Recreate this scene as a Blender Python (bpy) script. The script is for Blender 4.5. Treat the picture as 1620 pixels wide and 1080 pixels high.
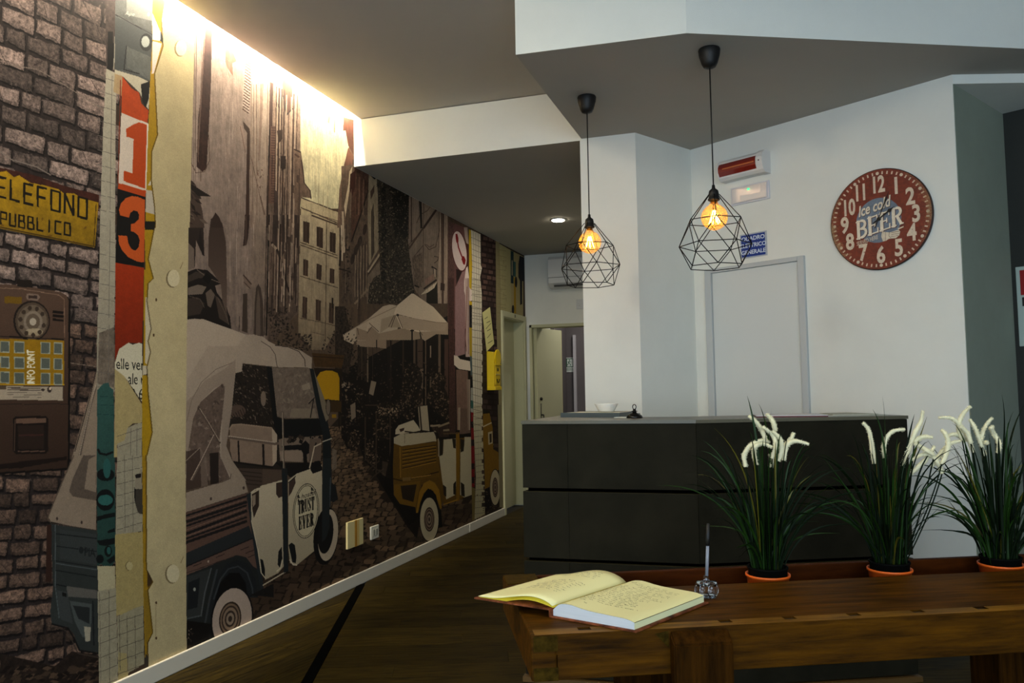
import bpy, bmesh, math, random
import numpy as np
from mathutils import Vector, Matrix
PI = math.pi
R = random.Random(11)
S = bpy.context.scene
for o in list(bpy.data.objects): bpy.data.objects.remove(o)
HI, LO, WALLX, WY0, WY1 = 3.11, 2.785, -2.65, 1.9, 8.56       # ceilings, mural wall plane and its reach (metres)
# ------------------------------------------------------------------ camera
FPX, CX, CY, EYE = 1260., 810., 540., 1.26
def unit(a): a = np.array(a, float); return a/np.linalg.norm(a)
_z = unit((-318, 20490, 1260)); _y = np.array((416., -71., 1260.)); _y /= np.linalg.norm(_y); _y = unit(_y-_y.dot(_z)*_z)
_x = np.cross(_z, _y); _x = -_x if _x[0] < 0 else _x
CAM = np.array([_x, _y, _z])                                    # rows: world axes seen from the camera (right, up, forward)
cd = bpy.data.cameras.new('camera'); cam = bpy.data.objects.new('camera', cd); S.collection.objects.link(cam)
cd.sensor_width = 36.; cd.lens = FPX/1620.*36.; cd.clip_start = .05; cd.clip_end = 60
mw = Matrix.Identity(4)
for r in range(3):
    mw[r][0], mw[r][1], mw[r][2] = CAM[r][0], CAM[r][1], -CAM[r][2]
mw[0][3], mw[1][3], mw[2][3] = 0, 0, EYE
cam.matrix_world = mw; S.camera = cam
# the surveyed rays: where the line of sight through a photo point meets a plane of the room
def ray(px, py): return CAM @ np.array([(px-CX)/FPX, -(py-CY)/FPX, 1.])
def onx(px, py, x): d = ray(px, py); return d*(x/d[0])+[0, 0, EYE]
def ony(px, py, y): d = ray(px, py); return d*(y/d[1])+[0, 0, EYE]
def onz(px, py, z): d = ray(px, py); return d*((z-EYE)/d[2])+[0, 0, EYE]
def onplane(px, py, P, d):
    r = ray(px, py); t = (d[1]*P[0]-d[0]*P[1])/(d[1]*r[0]-d[0]*r[1]); q = r*t+[0, 0, EYE]
    return (q[0]-P[0])*d[0]+(q[1]-P[1])*d[1], q[2]
# ------------------------------------------------------------------ light, world, exposure
w = bpy.data.worlds.new('world'); S.world = w; w.use_nodes = True
bg = w.node_tree.nodes['Background']; bg.inputs[0].default_value = (.62, .78, 1, 1); bg.inputs[1].default_value = .6
def area(name, loc, to, sx, sy, power, col, spread=PI):
    l = bpy.data.lights.new(name, 'AREA'); l.shape = 'RECTANGLE'; l.size, l.size_y = sx, sy; l.energy = power; l.color = col; l.spread = spread
    o = bpy.data.objects.new(name, l); S.collection.objects.link(o); o.location = loc
    o.rotation_euler = (Vector(to)-Vector(loc)).to_track_quat('-Z', 'Y').to_euler(); return o
area('window_daylight', (.9, -2.55, 1.5), (.9, 3, 1.4), 4.6, 1.7, 110, (.68, .85, 1.))
area('cove_led', (-2.600, 1.2, 3.165), (-2.66, 1.2, 3.05), 6.9, .02, 310, (1., .87, .67))
area('left_room_fill', (-1.5, 1.2, 3.08), (-1.7, 3.2, .9), .4, .4, 22, (1., .90, .70), math.radians(120))  # added fill lamp, no fitting known there; warms pillar, floor and lower mural
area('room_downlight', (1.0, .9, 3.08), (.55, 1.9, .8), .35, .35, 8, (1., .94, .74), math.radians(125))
vs = S.view_settings; vs.view_transform = 'Standard'; vs.look = 'None'; vs.exposure = .5; vs.gamma = 1.; vs.use_curve_mapping = False
S.cycles.use_denoising = True; S.cycles.max_bounces = 8; S.cycles.diffuse_bounces = 5; S.cycles.transparent_max_bounces = 12
# ------------------------------------------------------------------ materials
def lin(c):
    c = [v/255. for v in c[:3]]
    return tuple(v/12.92 if v <= .04045 else ((v+.055)/1.055)**2.4 for v in c)+(1.,)
def mat(name, col, rough=.6, metal=0., var=0., scale=20., bump=0., bscale=None, emit=0., ecol=None, spec=.4, trans=0., ior=1.45, alpha=1., stretch=None, col2=None, coat=0., rnd=0.):
    m = bpy.data.materials.new(name); m.use_nodes = True; nt = m.node_tree; b = nt.nodes['Principled BSDF']
    b.inputs['Base Color'].default_value = lin(col); b.inputs['Roughness'].default_value = rough; b.inputs['Metallic'].default_value = metal
    b.inputs['Specular IOR Level'].default_value = spec; b.inputs['IOR'].default_value = ior; b.inputs['Transmission Weight'].default_value = trans
    b.inputs['Alpha'].default_value = alpha; b.inputs['Coat Weight'].default_value = coat
    if emit: b.inputs['Emission Color'].default_value = lin(ecol or col); b.inputs['Emission Strength'].default_value = emit
    L = nt.links.new
    if var or bump or col2:
        tc = nt.nodes.new('ShaderNodeTexCoord'); mp = nt.nodes.new('ShaderNodeMapping'); L(tc.outputs['Object'], mp.inputs[0])
        if stretch: mp.inputs['Scale'].default_value = stretch
        n = nt.nodes.new('ShaderNodeTexNoise'); n.inputs['Scale'].default_value = scale; n.inputs['Detail'].default_value = 6; n.inputs['Roughness'].default_value = .65
        L(mp.outputs[0], n.inputs['Vector'])
        if rnd:
            oi = nt.nodes.new('ShaderNodeObjectInfo'); sc = nt.nodes.new('ShaderNodeVectorMath'); sc.operation = 'SCALE'; sc.inputs[0].default_value = (37, 53, 19); L(oi.outputs['Random'], sc.inputs['Scale']); L(sc.outputs[0], mp.inputs['Location'])
        cr = nt.nodes.new('ShaderNodeValToRGB'); e = cr.color_ramp.elements; e[0].position, e[1].position = .3, .72
        c = lin(col); c2 = lin(col2) if col2 else c
        e[0].color = tuple(min(1, v*(1-var)) for v in c[:3])+(1,); e[1].color = tuple(min(1, v*(1+var)) for v in c2[:3])+(1,)
        L(n.outputs['Fac'], cr.inputs[0]); out = cr.outputs[0]
        if rnd:
            mr = nt.nodes.new('ShaderNodeMapRange'); mr.inputs['To Min'].default_value = 1-rnd; mr.inputs['To Max'].default_value = 1+rnd; L(oi.outputs['Random'], mr.inputs['Value'])
            hs = nt.nodes.new('ShaderNodeHueSaturation'); L(out, hs.inputs['Color']); L(mr.outputs[0], hs.inputs['Value']); out = hs.outputs[0]
        L(out, b.inputs['Base Color'])
        if bump:
            n2 = nt.nodes.new('ShaderNodeTexNoise'); n2.inputs['Scale'].default_value = bscale or scale; n2.inputs['Detail'].default_value = 4; L(mp.outputs[0], n2.inputs['Vector'])
            bp = nt.nodes.new('ShaderNodeBump'); bp.inputs['Strength'].default_value = bump; bp.inputs['Distance'].default_value = .004; L(n2.outputs['Fac'], bp.inputs['Height']); L(bp.outputs[0], b.inputs['Normal'])
    return m
# ------------------------------------------------------------------ building helpers
def tag(o, label=None, cat=None, group=None, kind=None):
    if label: o['label'] = label
    if cat: o['category'] = cat
    if group: o['group'] = group
    if kind: o['kind'] = kind
    return o
def link(o, parent=None):
    S.collection.objects.link(o)
    if parent is not None: o.parent = parent
    return o
def empty(name, loc=(0, 0, 0), rz=0.):
    o = bpy.data.objects.new(name, None); o.empty_display_size = .1; o.location = loc; o.rotation_euler = (0, 0, rz); return link(o)
def mesh(name, V, F, m, parent=None, smooth=False):
    me = bpy.data.meshes.new(name); me.from_pydata([tuple(v) for v in V], [], F); me.validate()
    bm = bmesh.new(); bm.from_mesh(me); bmesh.ops.recalc_face_normals(bm, faces=bm.faces); bm.to_mesh(me); bm.free()
    if m: me.materials.append(m)
    if smooth: me.polygons.foreach_set('use_smooth', [True]*len(me.polygons))
    return link(bpy.data.objects.new(name, me), parent)
def bmo(name, bm, m, parent=None, smooth=False):
    me = bpy.data.meshes.new(name); bm.to_mesh(me); bm.free(); me.materials.append(m)
    if smooth: me.polygons.foreach_set('use_smooth', [True]*len(me.polygons))
    return link(bpy.data.objects.new(name, me), parent)
def add_box(bm, x0, x1, y0, y1, z0, z1, bev=0., seg=2):
    r = bmesh.ops.create_cube(bm, size=1.)
    for v in r['verts']: v.co = Vector(((x0+x1)/2+v.co.x*(x1-x0), (y0+y1)/2+v.co.y*(y1-y0), (z0+z1)/2+v.co.z*(z1-z0)))
    if bev:
        es = list({e for v in r['verts'] for e in v.link_edges}); bmesh.ops.bevel(bm, geom=es, offset=bev, segments=seg, affect='EDGES', profile=.5)
def box(name, x0, x1, y0, y1, z0, z1, m, parent=None, bev=0., seg=2):
    bm = bmesh.new(); add_box(bm, x0, x1, y0, y1, z0, z1, bev, seg); return bmo(name, bm, m, parent)
def prism(name, P, z0, z1, m, parent=None, bev=0.):
    n = len(P); V = [(x, y, z0) for x, y in P]+[(x, y, z1) for x, y in P]
    F = [tuple(range(n))[::-1], tuple(range(n, 2*n))]+[(i, (i+1) % n, n+(i+1) % n, n+i) for i in range(n)]
    o = mesh(name, V, F, m, parent)
    if bev:
        bm = bmesh.new(); bm.from_mesh(o.data); bmesh.ops.bevel(bm, geom=bm.edges[:], offset=bev, segments=2, affect='EDGES'); bm.to_mesh(o.data); bm.free()
    return o
def lathe(P, n=32, c=(0, 0, 0)):
    V, F = [], []
    for r, z in P:
        for i in range(n): V.append((c[0]+r*math.cos(2*PI*i/n), c[1]+r*math.sin(2*PI*i/n), c[2]+z))
    for k in range(len(P)-1):
        for i in range(n):
            j = (i+1) % n; F.append((k*n+i, k*n+j, (k+1)*n+j, (k+1)*n+i))
    F.append(tuple(range(n))[::-1]); F.append(tuple(range((len(P)-1)*n, len(P)*n)))
    return V, F
def tube(P, r, n=8, rf=None):
    P = [Vector(p) for p in P]; V, F = [], []; up = Vector((0, 0, 1))
    T = (P[1]-P[0]).normalized(); A = T.cross(up if abs(T.z) < .9 else Vector((1, 0, 0))).normalized()
    for k, p in enumerate(P):
        T = (P[min(k+1, len(P)-1)]-P[max(k-1, 0)]).normalized(); A = (A-A.dot(T)*T).normalized(); B = T.cross(A)
        rr = r if rf is None else rf(k, len(P))*r
        for i in range(n):
            a = 2*PI*i/n; V.append(p+(A*math.cos(a)+B*math.sin(a))*(rr if not callable(rr) else rr()))
    for k in range(len(P)-1):
        for i in range(n):
            j = (i+1) % n; F.append((k*n+i, k*n+j, (k+1)*n+j, (k+1)*n+i))
    F.append(tuple(range(n))[::-1]); F.append(tuple(range((len(P)-1)*n, len(P)*n)))
    return V, F
def tubes(name, segs, r, m, parent=None, n=6):
    V, F = [], []
    for s in segs:
        v, f = tube(s, r, n); k = len(V); V += v; F += [tuple(i+k for i in q) for q in f]
    return mesh(name, V, F, m, parent, True)
def bez(P, n=14):
    P = [np.array(p, float) for p in P]; out = []
    for s in range(n+1):
        t = s/n; Q = P[:]
        while len(Q) > 1: Q = [Q[i]*(1-t)+Q[i+1]*t for i in range(len(Q)-1)]
        out.append(tuple(Q[0]))
    return out
def struct(o, label=None): o['kind'] = 'structure'; return o
def text_obj(name, body, size, m, parent, loc, rot=(0, 0, 0), bold=0., depth=.0006, align='CENTER', xs=1.):
    cu = bpy.data.curves.new(name, 'FONT'); cu.body = body; cu.size = size; cu.align_x = align; cu.align_y = 'CENTER'; cu.offset = bold; cu.extrude = depth; cu.resolution_u = 4
    t = bpy.data.objects.new(name, cu); me = bpy.data.meshes.new_from_object(t); bpy.data.objects.remove(t); bpy.data.curves.remove(cu); me.name = name
    me.materials.clear(); me.materials.append(m); o = bpy.data.objects.new(name, me); link(o, parent); o.location = loc; o.rotation_euler = rot; o.scale = (xs, 1, 1); return o

white_paint = mat('white_wall_paint', (224, 225, 218), .85, var=.03, scale=3, bump=.15, bscale=260, spec=.2)
ceil_paint = mat('ceiling_paint', (182, 178, 170), .9, var=.02, scale=2, bump=.1, bscale=200, spec=.1)
grey_paint = mat('grey_wall_paint', (142, 150, 136), .85, var=.05, scale=4, bump=.1, bscale=200, spec=.2)
dark_paint = mat('dark_grey_paint', (52, 53, 50), .8, var=.05, scale=4, spec=.2)
hall_paint = mat('mauve_grey_paint', (104, 98, 98), .85, var=.03, scale=3, spec=.2)
# ------------------------------------------------------------------ flat print painter
# wall prints are drawn on the wall plane itself: every outline is converted to metres on the wall
class Print:
    def __init__(s, u0, u1, v0, v1, res, to_uv, base):
        s.u0, s.v0, s.res = u0, v0, res
        s.w = int(round((u1-u0)*res)); s.h = int(round((v1-v0)*res))
        s.a = np.empty((s.h, s.w, 3), np.float32); s.a[:] = np.array(base)/255.
        s.f = to_uv
        s.rs = np.random.RandomState(7)
    def W(s, pts):
        uv = np.array([s.f(*p) for p in pts])
        return (uv-[s.u0, s.v0])*s.res
    def mask(s, q):
        x0 = max(0, int(q[:, 0].min())); x1 = min(s.w, int(q[:, 0].max())+2)
        y0 = max(0, int(q[:, 1].min())); y1 = min(s.h, int(q[:, 1].max())+2)
        if x1 <= x0 or y1 <= y0: return None
        X = np.arange(x0, x1)[None, :]+.5; Y = np.arange(y0, y1)[:, None]+.5
        m = np.zeros((y1-y0, x1-x0), bool)
        n = len(q)
        for i in range(n):
            xa, ya = q[i]; xb, yb = q[(i+1) % n]
            if ya == yb: continue
            m ^= ((ya > Y) != (yb > Y)) & (X < (xb-xa)*(Y-ya)/(yb-ya)+xa)
        return m, y0, y1, x0, x1
    def poly(s, pts, col, a=1., col2=None, mot=0, ms=6, raw=False):
        q = np.array(pts, float) if raw else s.W(pts)
        r = s.mask(q)
        if r is None: return
        m, y0, y1, x0, x1 = r
        c = np.array(col, np.float32)/255.
        if col2 is not None:                                     # printed gradient, top to bottom
            t = ((q[:, 1].max()-np.arange(y0, y1))/max(1, np.ptp(q[:, 1])))[:, None, None]
            c = c*(1-t)+np.array(col2, np.float32)/255.*t
        c = np.broadcast_to(c, (y1-y0, x1-x0, 3))
        if mot:
            c = c*(1+mot*s.noise(y1-y0, x1-x0, ms)[:, :, None])
        sub = s.a[y0:y1, x0:x1]
        sub[m] = sub[m]*(1-a)+c[m]*a
    def noise(s, h, w, k):
        n = np.zeros((h, w), np.float32)
        for kk, am in ((k, .6), (max(1, k/2.5), .5), (max(1, k/6), .4)):
            gh, gw = int(h/kk)+3, int(w/kk)+3
            g = s.rs.uniform(-1, 1, (gh, gw)).astype(np.float32)
            yy = np.arange(h)/kk; xx = np.arange(w)/kk
            yi = yy.astype(int); xi = xx.astype(int)
            fy = (yy-yi)[:, None]; fx = (xx-xi)[None, :]
            n += am*((g[yi][:, xi]*(1-fy)+g[yi+1][:, xi]*fy)*(1-fx)+(g[yi][:, xi+1]*(1-fy)+g[yi+1][:, xi+1]*fy)*fx)
        return n
    def line(s, pts, w, col, a=1.):
        for (xa, ya), (xb, yb) in zip(pts[:-1], pts[1:]):
            l = math.hypot(xb-xa, yb-ya) or 1
            nx, ny = -(yb-ya)/l*w/2, (xb-xa)/l*w/2
            ex, ey = (xb-xa)/l*w*.25, (yb-ya)/l*w*.25
            s.poly([(xa+nx-ex, ya+ny-ey), (xb+nx+ex, yb+ny+ey), (xb-nx+ex, yb-ny+ey), (xa-nx-ex, ya-ny-ey)], col, a)
    def ell(s, cx, cy, rx, ry, col, a=1., rot=0, n=28, t0=0, t1=360, **k):
        c, sn = math.cos(math.radians(rot)), math.sin(math.radians(rot))
        P = []
        for i in range(n):
            t = math.radians(t0+(t1-t0)*i/(n if t1-t0 == 360 else n-1))
            x, y = rx*math.cos(t), ry*math.sin(t)
            P.append((cx+x*c-y*sn, cy+x*sn+y*c))
        s.poly(P, col, a, **k)
        return P
    def ring(s, cx, cy, rx, ry, w, col, rot=0, a=1.):
        P = []
        c, sn = math.cos(math.radians(rot)), math.sin(math.radians(rot))
        for sgn in (1, -1):
            for i in range(33):
                t = 2*PI*i/32*sgn
                k = 0 if sgn == 1 else w
                x, y = (rx-k)*math.cos(t), (ry-k)*math.sin(t)
                P.append((cx+x*c-y*sn, cy+x*sn+y*c))
        s.poly(P, col, a)
    def leaves(s, pts, n, size, cols, asp=.5, a=1., up=None):
        q = np.array(pts, float); lo, hi = q.min(0), q.max(0); k = 0; t = 0
        while k < n and t < n*6:
            t += 1
            x, y = s.rs.uniform(lo[0], hi[0]), s.rs.uniform(lo[1], hi[1])
            ins = False
            for i in range(len(q)):
                xa, ya = q[i]; xb, yb = q[(i+1) % len(q)]
                if (ya > y) != (yb > y) and x < (xb-xa)*(y-ya)/(yb-ya)+xa: ins = not ins
            if not ins: continue
            k += 1
            r = size*s.rs.uniform(.5, 1.4); th = s.rs.uniform(0, PI) if up is None else up+s.rs.uniform(-.5, .5)
            c, sn = math.cos(th)*r, math.sin(th)*r
            s.poly([(x-c, y-sn), (x-sn*asp, y+c*asp), (x+c, y+sn), (x+sn*asp, y-c*asp)], cols[s.rs.randint(len(cols))], a)
    def text(s, body, org, ex, ey, col, bold=0., shear=0., align='LEFT', a=1.):
        # org: photo point of the baseline start, ex / ey: photo vectors of one em to the right / up
        cu = bpy.data.curves.new('t', 'FONT'); cu.body = body; cu.offset = bold; cu.shear = shear; cu.align_x = align
        cu.resolution_u = 3
        o = bpy.data.objects.new('t', cu); me = o.to_mesh()
        V = [(org[0]+v.co.x*ex[0]*1.15+v.co.y*ey[0]*1.38, org[1]+v.co.x*ex[1]*1.15+v.co.y*ey[1]*1.38) for v in me.vertices]
        for p in me.polygons:
            s.poly([V[i] for i in p.vertices], col, a)
        o.to_mesh_clear(); bpy.data.objects.remove(o); bpy.data.curves.remove(cu)
    def image(s, name):
        im = bpy.data.images.new(name, s.w, s.h)
        px = np.ones((s.h, s.w, 4), np.float32); px[:, :, :3] = np.clip(s.a, 0, 1)
        im.pixels.foreach_set(px.ravel()); im.update(); im.pack()
        return im

def crop(ox, oy, k):
    return lambda *v: [(ox+v[i]/k, oy+v[i+1]/k) for i in range(0, len(v), 2)]

def paint_mural():
    M = Print(WY0, WY1, 0., HI, 400, lambda x, y: tuple(onx(x, y, WALLX)[1:]), (62, 48, 38))
    rs = M.rs
    A, B, C_ = crop(0, 0, 3), crop(0, 360, 3), crop(0, 720, 3)
    D, E, F = crop(280, 0, 3), crop(280, 340, 3), crop(280, 680, 3)
    G, H_ = crop(540, 240, 3.373), crop(540, 540, 3.177)
    I, J = crop(290, 480, 3.857), crop(290, 740, 3.857)
    K, L = crop(530, 440, 4.5), crop(600, 640, 4.91)
    MM, O, Q = crop(700, 350, 6.35), crop(540, 250, 4.696), crop(390, 100, 4.5)
    # ---- street background
    M.poly([(290, -80), (760, -80), (760, 1100), (290, 1100)], (88, 72, 58))
    M.poly([(430, -80), (580, -20), (575, 330), (470, 330), (440, 200)], (226, 214, 176), col2=(205, 196, 160))   # sky
    # left facades
    M.poly([(290, -60), (425, -60), (425, 540), (290, 540)], (168, 150, 138), col2=(118, 102, 92), mot=.05, ms=30)
    M.poly(D(70, 60, 100, 120, 100, 860, 60, 860), (150, 132, 120))
    for x in (75, 84, 92, 118): M.line(D(x, 100, x-6, 860), .8, (95, 78, 68))
    M.poly(D(134, 100, 166, 150, 160, 420, 140, 800, 120, 815, 92, 790, 100, 560, 118, 420), (58, 38, 32), mot=.2, ms=12)
    M.poly(D(128, 140, 136, 140, 112, 560, 100, 780, 94, 700, 108, 500), (105, 84, 74))
    M.line(D(150, 640, 155, 760, 130, 815, 90, 820, 66, 770), 1, (90, 72, 62))
    M.poly(D(230, 160, 262, 240, 282, 290, 262, 300, 266, 362, 230, 310), (118, 88, 74))
    M.line(D(210, 170, 244, 390), 1, (160, 135, 120)); M.line(D(232, 300, 250, 370), 1, (140, 115, 100))
    M.poly(D(330, 262, 357, 285, 340, 545, 310, 505), (176, 160, 148))
    for k in range(19):
        y = 275+k*13.5; M.line(D(328-k*.9, y, 356-k*.9, y+20), 1.7, (88, 66, 56))
    M.poly(D(297, 600, 312, 590, 330, 700, 322, 725), (150, 130, 118)); M.line(D(300, 600, 324, 722), 1.2, (110, 90, 80))
    M.poly(D(313, 575, 345, 612, 340, 640, 318, 610), (70, 54, 46))
    M.poly(D(333, 625, 346, 620, 342, 1080, 324, 1080), (66, 48, 40))
    M.poly(E(322, 0, 345, 0, 338, 100, 330, 142, 312, 148, 318, 100), (60, 44, 38))
    for x0, x1 in ((270, 262), (286, 278), (372, 372)): M.line(D(x0, 800, x1, 1080), .8, (140, 122, 110))
    M.poly(D(350, 300, 440, 370, 440, 1080, 345, 1080), (172, 154, 138), col2=(140, 122, 108))
    for a, b in ((352, 350), (365, 356), (376, 380), (430, 424)): M.line(D(a, 400, b, 1080), 1, (118, 98, 86))
    M.poly(D(395, 400, 410, 395, 405, 560, 392, 760, 384, 760, 392, 560), (126, 104, 92), .7)
    M.leaves(D(375, 790, 410, 800, 405, 900, 380, 900), 26, 2.2, [(110, 88, 76), (150, 130, 118)])
    M.line(D(350, 740, 415, 1030), 1, (110, 90, 78)); M.line(D(395, 930, 420, 1030), 1, (90, 70, 60))
    M.poly(E(395, 0, 420, 0, 418, 570, 360, 570, 350, 200, 370, 0), (140, 122, 108), col2=(104, 90, 80))
    # shutters and narrow fronts
    M.poly(D(437, 340, 585, 460, 585, 1480, 560, 1500, 430, 1640), (150, 128, 112), col2=(84, 69, 59), mot=.16, ms=9)
    M.poly(D(442, 390, 456, 395, 452, 600, 436, 620), (74, 52, 44))
    M.poly(D(444, 600, 470, 598, 460, 965, 434, 965), (104, 78, 66))
    for k in range(30): M.line(D(447, 606+k*12, 466, 607+k*12), .9, (62, 44, 38))
    M.poly(D(436, 620, 444, 600, 434, 970, 432, 1080, 422, 1080), (42, 30, 26))
    M.poly(D(500, 370, 546, 400, 548, 510, 520, 548, 505, 500), (96, 66, 52)); M.line(D(505, 455, 520, 545, 548, 515), 2, (44, 30, 26))
    M.poly(D(470, 480, 486, 500, 490, 512, 470, 506), (60, 44, 38))
    for x in (472, 486, 498, 510, 532, 555, 572): M.line(D(x, 400+(x-440)*.4, x-20, 1420), 1.1 if x % 3 else 2, (64, 46, 38))
    for x in (478, 492, 520, 544, 562): M.line(D(x, 420+(x-440)*.4, x-15, 1400), 1.6, (172, 152, 132))
    M.poly(D(474, 620, 500, 615, 500, 660, 482, 680), (58, 42, 34)); M.poly(D(488, 740, 516, 740, 514, 800, 496, 810), (50, 36, 30))
    M.poly(D(556, 705, 588, 720, 600, 800, 606, 870, 632, 905, 636, 940, 590, 935, 582, 1000, 560, 1080, 556, 860), (112, 92, 78), mot=.15, ms=7)
    M.line(D(556, 708, 586, 722), 2, (62, 46, 38)); M.line(D(560, 732, 578, 745), 3, (80, 60, 50))
    M.line(D(590, 760, 604, 868, 632, 905, 636, 942), 1.5, (60, 44, 38))
    for a, b in (((462, 900), (480, 1080)), ((484, 1010), (496, 1080))): M.poly(D(a[0], a[1], a[0]+16, a[1]+10, b[0], b[1], b[0]-18, b[1]), (74, 60, 54))
    M.poly(E(420, 60, 582, 60, 582, 430, 560, 470, 460, 600, 418, 600), (106, 88, 76), .45, col2=(80, 66, 56), mot=.2, ms=8)
    for p in ((455, 0, 478, 0, 474, 150, 452, 140), (500, 0, 512, 0, 508, 180, 494, 200), (524, 100, 545, 110, 550, 300, 530, 290), (556, 0, 580, 0, 576, 160, 560, 150),
              (553, 230, 566, 230, 574, 440, 560, 420), (445, 380, 456, 380, 452, 480, 444, 480)):
        M.poly(E(*p), (62, 50, 44))
    for x, w, c in ((432, 2.5, (30, 24, 20)), (422, 1.2, (55, 42, 36)), (480, 1.2, (160, 140, 122)), (488, 2, (48, 38, 32)), (514, 1.5, (150, 130, 112)), (520, 2, (44, 34, 28)), (540, 1, (150, 132, 114)), (576, 1.2, (52, 40, 34))):
        M.line(E(x+4, 0, x-8, 570 if x < 450 else 460), w, c)
    M.line(E(448, 130, 475, 165, 500, 240, 520, 330, 545, 400), 3, (48, 38, 32)); M.line(E(452, 140, 470, 160), 4, (150, 132, 114))
    # end building
    M.poly(D(588, 935, 770, 1005, 770, 1085, 588, 1085), (186, 170, 138)); M.line(D(588, 985, 770, 1062), 1.8, (92, 76, 62)); M.line(D(590, 938, 768, 1006), 1.6, (80, 64, 52))
    M.poly(E(583, 0, 640, 0, 770, 55, 768, 520, 700, 640, 640, 640, 575, 560), (182, 165, 136), col2=(122, 106, 86), mot=.04, ms=20)
    M.line(E(640, 2, 768, 50), 2.2, (80, 64, 52)); M.line(E(640, -10, 768, 30), 1.2, (104, 86, 70))
    for y in (130, 142): M.line(E(585, y, 760, y+62), 1.6, (98, 82, 66))
    M.line(E(585, 290, 762, 345), 1.4, (92, 78, 62)); M.line(E(580, 488, 700, 512, 765, 530), 1.2, (92, 78, 62)); M.line(E(640, 555, 700, 570), 1, (96, 80, 64))
    M.line(E(710, 30, 704, 600), 1.1, (84, 68, 54))
    for p in ((598, 28, 629, 36, 627, 136, 598, 126), (662, 54, 693, 62, 692, 158, 662, 148), (725, 80, 753, 88, 752, 182, 725, 172), (599, 208, 623, 216, 621, 292, 598, 285), (662, 230, 687, 238, 684, 310, 661, 302),
              (725, 252, 747, 258, 746, 326, 724, 320), (596, 386, 618, 392, 616, 492, 594, 486), (658, 400, 683, 406, 681, 504, 658, 498), (722, 416, 745, 422, 742, 516, 720, 510)):
        M.poly(E(*p), (66, 50, 40)); q = E(*p); M.line([((q[0][0]+q[1][0])/2, q[0][1]), ((q[2][0]+q[3][0])/2, q[2][1])], .7, (96, 78, 64))
    for x, y in ((655, 830), (660, 800), (672, 870), (694, 900), (715, 880), (762, 880)): M.line(D(x, y, x, y+90+x % 40), .8, (176, 160, 128))
    # right side: narrow fronts, leaning roof, wall with ivy
    M.poly(D(770, 900, 790, 790, 815, 700, 840, 640, 842, 770, 842, 1080, 760, 1080), (122, 100, 84), mot=.15, ms=8)
    M.poly(D(790, 555, 842, 570, 842, 745, 812, 690, 800, 620, 788, 620), (92, 58, 46)); M.poly(D(812, 700, 840, 745, 826, 840, 800, 900, 776, 940, 790, 800), (112, 76, 60))
    M.line(D(838, 760, 832, 860, 820, 900), 3, (66, 48, 40))
    M.poly(D(718, 530, 730, 540, 722, 588, 714, 580), (170, 120, 96)); M.poly(D(744, 560, 752, 560, 750, 630, 744, 625), (160, 112, 90))
    M.poly(O(0, 60, 105, 45, 200, 100, 280, 160, 280, 700, 190, 980, 100, 1080, 0, 1080), (104, 86, 72), col2=(84, 70, 58), mot=.18, ms=9)
    M.poly(O(100, 60, 200, 100, 200, 240, 110, 520, 72, 640, 72, 300), (86, 62, 50), mot=.2, ms=6)
    M.poly(O(60, 100, 82, 60, 70, 180, 46, 330, 30, 440, 20, 360, 52, 190), (190, 172, 144)); M.poly(O(66, 120, 105, 90, 100, 220, 82, 280, 60, 240), (60, 34, 28))
    M.line(O(200, 240, 150, 400, 75, 620), 2.2, (40, 30, 24)); M.line(O(10, 400, 20, 700), 3.2, (172, 154, 132)); M.line(O(0, 500, 6, 760), 2, (196, 180, 156))
    for x in (120, 135, 150, 165, 180, 194): M.line(O(x, 120+(x-100)*.6, x-6, 420), .9, (130, 104, 86) if x % 2 else (56, 40, 32))
    M.poly(O(205, 120, 262, 140, 272, 300, 275, 680, 205, 800, 196, 420), (150, 134, 110)); M.poly(O(220, 400, 240, 330, 245, 700, 222, 760), (78, 66, 54))
    M.poly(O(215, 250, 245, 200, 245, 250, 218, 310), (82, 64, 52)); M.line(O(200, 845, 285, 712), 3, (168, 150, 126)); M.line(O(200, 860, 285, 735), 1.4, (60, 48, 38))
    M.poly(O(195, 880, 285, 760, 300, 1080, 190, 1080), (120, 104, 88), mot=.1, ms=8)
    for x in (112, 134, 156, 176): M.poly(O(x-8, 690-x*.2, x+8, 640-x*.2, x+6, 1000-x*.3, x-10, 1040-x*.3), (74, 60, 50))
    for x in (104, 124, 146, 166, 188): M.line(O(x, 700-x*.3, x-4, 1030), 1.2, (138, 120, 100))
    for x, y in ((175, 530), (136, 620), (110, 680), (84, 750)): M.ell(540+x/4.7, 250+y/4.7, 3.2, 9, (56, 44, 36), rot=12)
    M.line(O(100, 1080, 195, 975), 3.2, (130, 112, 92)); M.line(O(205, 105, 250, 150), 4, (30, 22, 18))
    M.leaves(O(30, 520, 60, 560, 60, 1000, 20, 1080, 25, 700), 40, 2.4, [(44, 36, 30), (70, 58, 48)]); M.line(O(10, 825, 70, 850), 2, (50, 38, 30)); M.line(O(45, 850, 50, 880), 3, (50, 38, 30))
    # right facade with pipe
    M.poly(O(495, 265, 560, 300, 735, 400, 790, 430, 790, 1080, 620, 1080, 490, 900), (142, 124, 108), col2=(122, 106, 92), mot=.05, ms=14)
    for p, w in (((520, 280, 520, 620), 2), ((500, 280, 500, 600), 1), ((610, 330, 606, 920), 1), ((725, 400, 722, 900), 1), ((500, 675, 600, 530, 705, 385), 2.6), ((500, 645, 580, 560), 1), ((525, 750, 606, 650), 1),
                 ((560, 800, 606, 770), 1), ((585, 900, 606, 880), 1), ((560, 480, 585, 420, 640, 390, 662, 358), 1), ((620, 640, 650, 680, 700, 660, 732, 520), 1.2), ((630, 640, 656, 662, 690, 640), .9), ((560, 300, 512, 270), 2)):
        M.line(O(*p), w, (84, 66, 54))
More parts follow.
